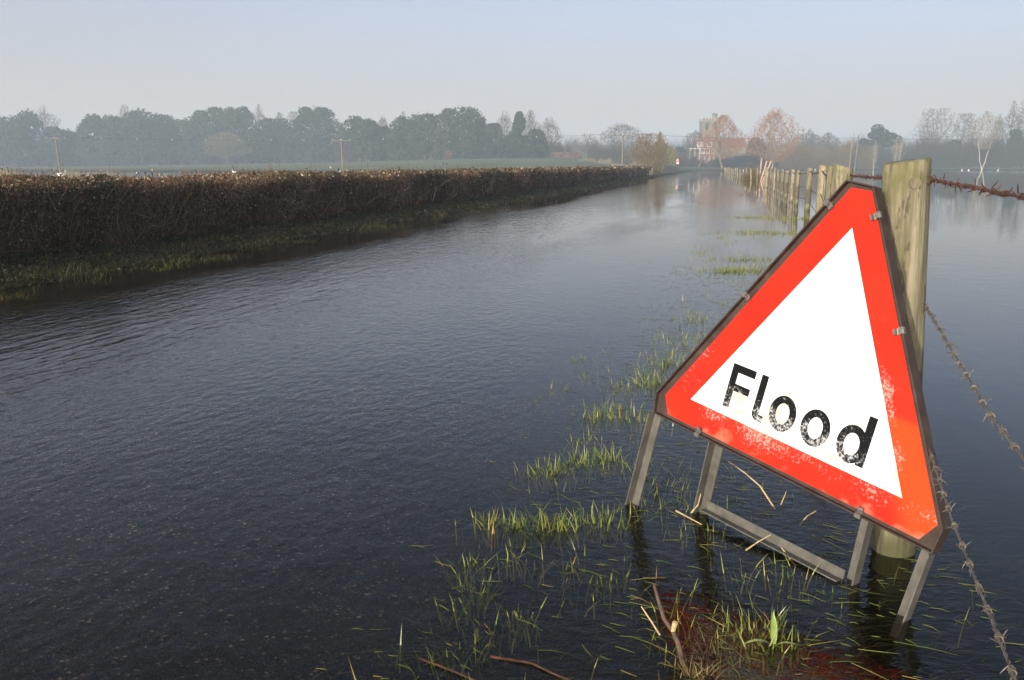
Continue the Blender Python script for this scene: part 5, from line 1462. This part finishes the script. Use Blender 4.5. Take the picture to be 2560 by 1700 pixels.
def house():
    Y = 326.0; xa, _ = at(1743, 400, Y)[0], 0; xb = at(1787, 400, Y)[0]; gx = (xa + xb) / 2; g = float(gz(gx, Y)); W = xb - xa
    root = thing('brick_house', (gx, Y, g), 'red brick house with white windows below the church tower', 'house')
    he = at(1760, 354, Y)[2] - g; hr = at(1760, 343, Y)[2] - g
    mb = MB(); mb.box((0, 3, he / 2), (W / 2, 3, he / 2)); wl = mb.build('wall', M['brick'], root)
    mb = MB(); a = W / 2 + .35
    mb.add([(-a, -.4, he - .05), (a, -.4, he - .05), (a, 6.4, he - .05), (-a, 6.4, he - .05), (-a + 2.2, 3, hr), (a - 2.2, 3, hr)], [(0, 1, 5, 4), (1, 2, 5), (2, 3, 4, 5), (3, 0, 4), (3, 2, 1, 0)])
    rf = mb.build('roof', M['tile'], root)
    mb = MB(); mb.box((W * .22, 3, hr + .3), (.4, .4, .9)); mb.build('chimney', M['brick'], rf)
    for (px, py, ww, hh) in ((1747.5, 361, .55, .75), (1753.5, 361, .4, .7), (1774, 361, .75, .75), (1756, 378, .6, .7), (1770, 378, .6, .7), (1782, 378, .5, .7)):
        x = at(px, py, Y)[0] - gx; z = at(px, py, Y)[2] - g
        mb = MB()
        for (cx_, cz_, hx, hz) in ((0, hh, ww + .08, .08), (0, -hh, ww + .08, .08), (-ww, 0, .08, hh - .082), (ww, 0, .08, hh - .082), (0, 0, .05, hh - .082)): mb.box((x + cx_, -.03, z + cz_), (hx, .08, hz))
        f = mb.build('window', M['white'], wl)
        mb = MB(); mb.box((x, -.015, z), (ww - .082, .02, hh - .084)); mb.build('pane', M['dark_glass'], f)
    mb = MB(); zb = at(1745, 371.5, Y)[2] - g
    mb.box((-2.0, -1.2, zb), (W * .70, 1.1, .06)); ve = mb.build('veranda', M['white'], root)
    for k in range(6):
        mb = MB(); mb.box((-2 - W * .68 + k * W * 1.36 / 5, -2.2, zb / 2 - .06), (.05, .05, zb / 2 - .06)); mb.build('column', M['white'], ve)
    mb = MB(); zw = at(1706, 387, 300)[2] 
    wx0, wx1 = at(1693, 387, 306)[0], at(1719, 387, 306)[0]; wz = at(1706, 386, 306)[2]; gg = float(gz((wx0 + wx1) / 2, 306))
    mb.box(((wx0 + wx1) / 2, 306, (wz + gg) / 2), ((wx1 - wx0) / 2, .12, (wz - gg) / 2)); o = mb.build('garden_wall', M['stone']); tag(o, 'low pale garden wall left of the brick house', 'wall')
house()

# fallen trunk leaning by the road end
a = np.array(spot(1745, 255)); b = at(1767, 374, a[1])
mb = MB(); mb.tube([a - np.array([0, 0, .2]), (a + b) / 2, b], [.20, .17, .10], 7); mb.tube([(a + b) / 2, (a + b) / 2 + np.array([2.3, 0, 1.6])], [.08, .03], 5)
tag(mb.build('fallen_trunk', M['bark']), 'pale fallen trunk leaning left of the orange willow', 'tree trunk')

# ------------------------------------------------------------------ swans and white birds
def swan(px, py, wpx, label, flip=1, z=0.0, R=None):
    c = gnd(px, py, z) if R is None else np.array(spot(px, R))
    L = wpx / F_PX * c[1]
    root = thing('swan', (c[0], c[1], c[2]), label, 'swan', 'white swans behind the hedge')
    mb = MB(); K = 9; rings = []
    for i in range(K):
        s = i / (K - 1); r = math.sin(math.pi * min(max(s, .04), .97)) ** .6
        rings.append((s - .5, r))
    mb.tube([(flip * x_ * L * .8, 0, L * (.13 + .10 * (x_ + .5) ** 2 * (1 if x_ < 0 else .6)) + (L * .10 if x_ < -.42 else 0)) for x_, _ in rings], [max(.02, r * L * .20) for _, r in rings], 10)
    hx = flip * .36 * L
    mb.tube([(hx * .8, 0, L * .2), (hx * 1.05, 0, L * .35), (hx * .98, 0, L * .52), (hx * 1.1, 0, L * .62), (hx * 1.28, 0, L * .60)], [L * .07, L * .045, L * .035, L * .05, L * .035], 8)
    mb.build('body', M['bird'], root, smooth=True)
    mb = MB(); mb.tube([(hx * 1.28, 0, L * .60), (hx * 1.45, 0, L * .565)], [L * .025, L * .01], 6); mb.build('beak', M['beak'], root)
    for s in (-1, 1):
        mb = MB(); mb.tube([(-flip * L * .42, s * L * .06, L * .27), (-flip * L * .1, s * L * .14, L * .27), (flip * L * .2, s * L * .12, L * .2)], [L * .03, L * .10, L * .05], 8); mb.build('wing', M['bird'], root, smooth=True)
swan(155, 441, 24, 'large white swan just above the hedge below the leftmost pole', 1)
swan(586, 432, 12, 'white swan just above the hedge below the spreading oak', -1)
swan(343.5, 420, 9, 'small white swan out on the meadow', 1, R=190)
for i, px in enumerate((1956, 2038.5, 2405, 2422, 2495.5)):
    c = np.array(spot(px, 312)); c[2] = 0
    mb = MB(); mb.tube([(-.26, 0, .08), (-.08, 0, .15), (.14, 0, .14), (.28, 0, .08)], [.04, .12, .12, .04], 8); mb.tube([(.18, 0, .15), (.24, 0, .36), (.32, 0, .42)], [.05, .04, .05], 6)
    o = mb.build('waterbird', M['bird']); o.location = tuple(c); tag(o, 'tiny white waterbird far out on the flooded field at right', 'bird', 'tiny white birds on the flooded field')

# ------------------------------------------------------------------ haze
mb = MB(); mb.box((0, 385, 16.4), (640, 470, 18.4))
hz_ = mb.build('haze', None)
m = bpy.data.materials.new('haze'); m.use_nodes = True; t = m.node_tree
t.nodes.remove(t.nodes['Principled BSDF'])
pv = t.nodes.new('ShaderNodeVolumePrincipled')
pv.inputs['Color'].default_value = (0.70, 0.86, 1.0, 1)
pv.inputs['Density'].default_value = 0.00138
pv.inputs['Anisotropy'].default_value = 0.0
t.links.new(pv.outputs[0], t.nodes['Material Output'].inputs['Volume'])
hz_.data.materials.append(m)
tag(hz_, 'thin morning mist lying over the flooded fields', kind='stuff')

# ------------------------------------------------------------------ scattering layer added far above the mist to whiten the sky
mb = MB(); mb.box((0, 0, 330), (11000, 11000, 80))
veil_ = mb.build('added_veil', None)
m = bpy.data.materials.new('added_veil'); m.use_nodes = True; t = m.node_tree
t.nodes.remove(t.nodes['Principled BSDF'])
pv = t.nodes.new('ShaderNodeVolumePrincipled')
pv.inputs['Color'].default_value = (0.95, 0.97, 1.0, 1)
pv.inputs['Density'].default_value = 0.00048
pv.inputs['Anisotropy'].default_value = 0.0
t.links.new(pv.outputs[0], t.nodes['Material Output'].inputs['Volume'])
veil_.data.materials.append(m)
tag(veil_, 'added thin scattering layer whitening the whole sky', kind='stuff')
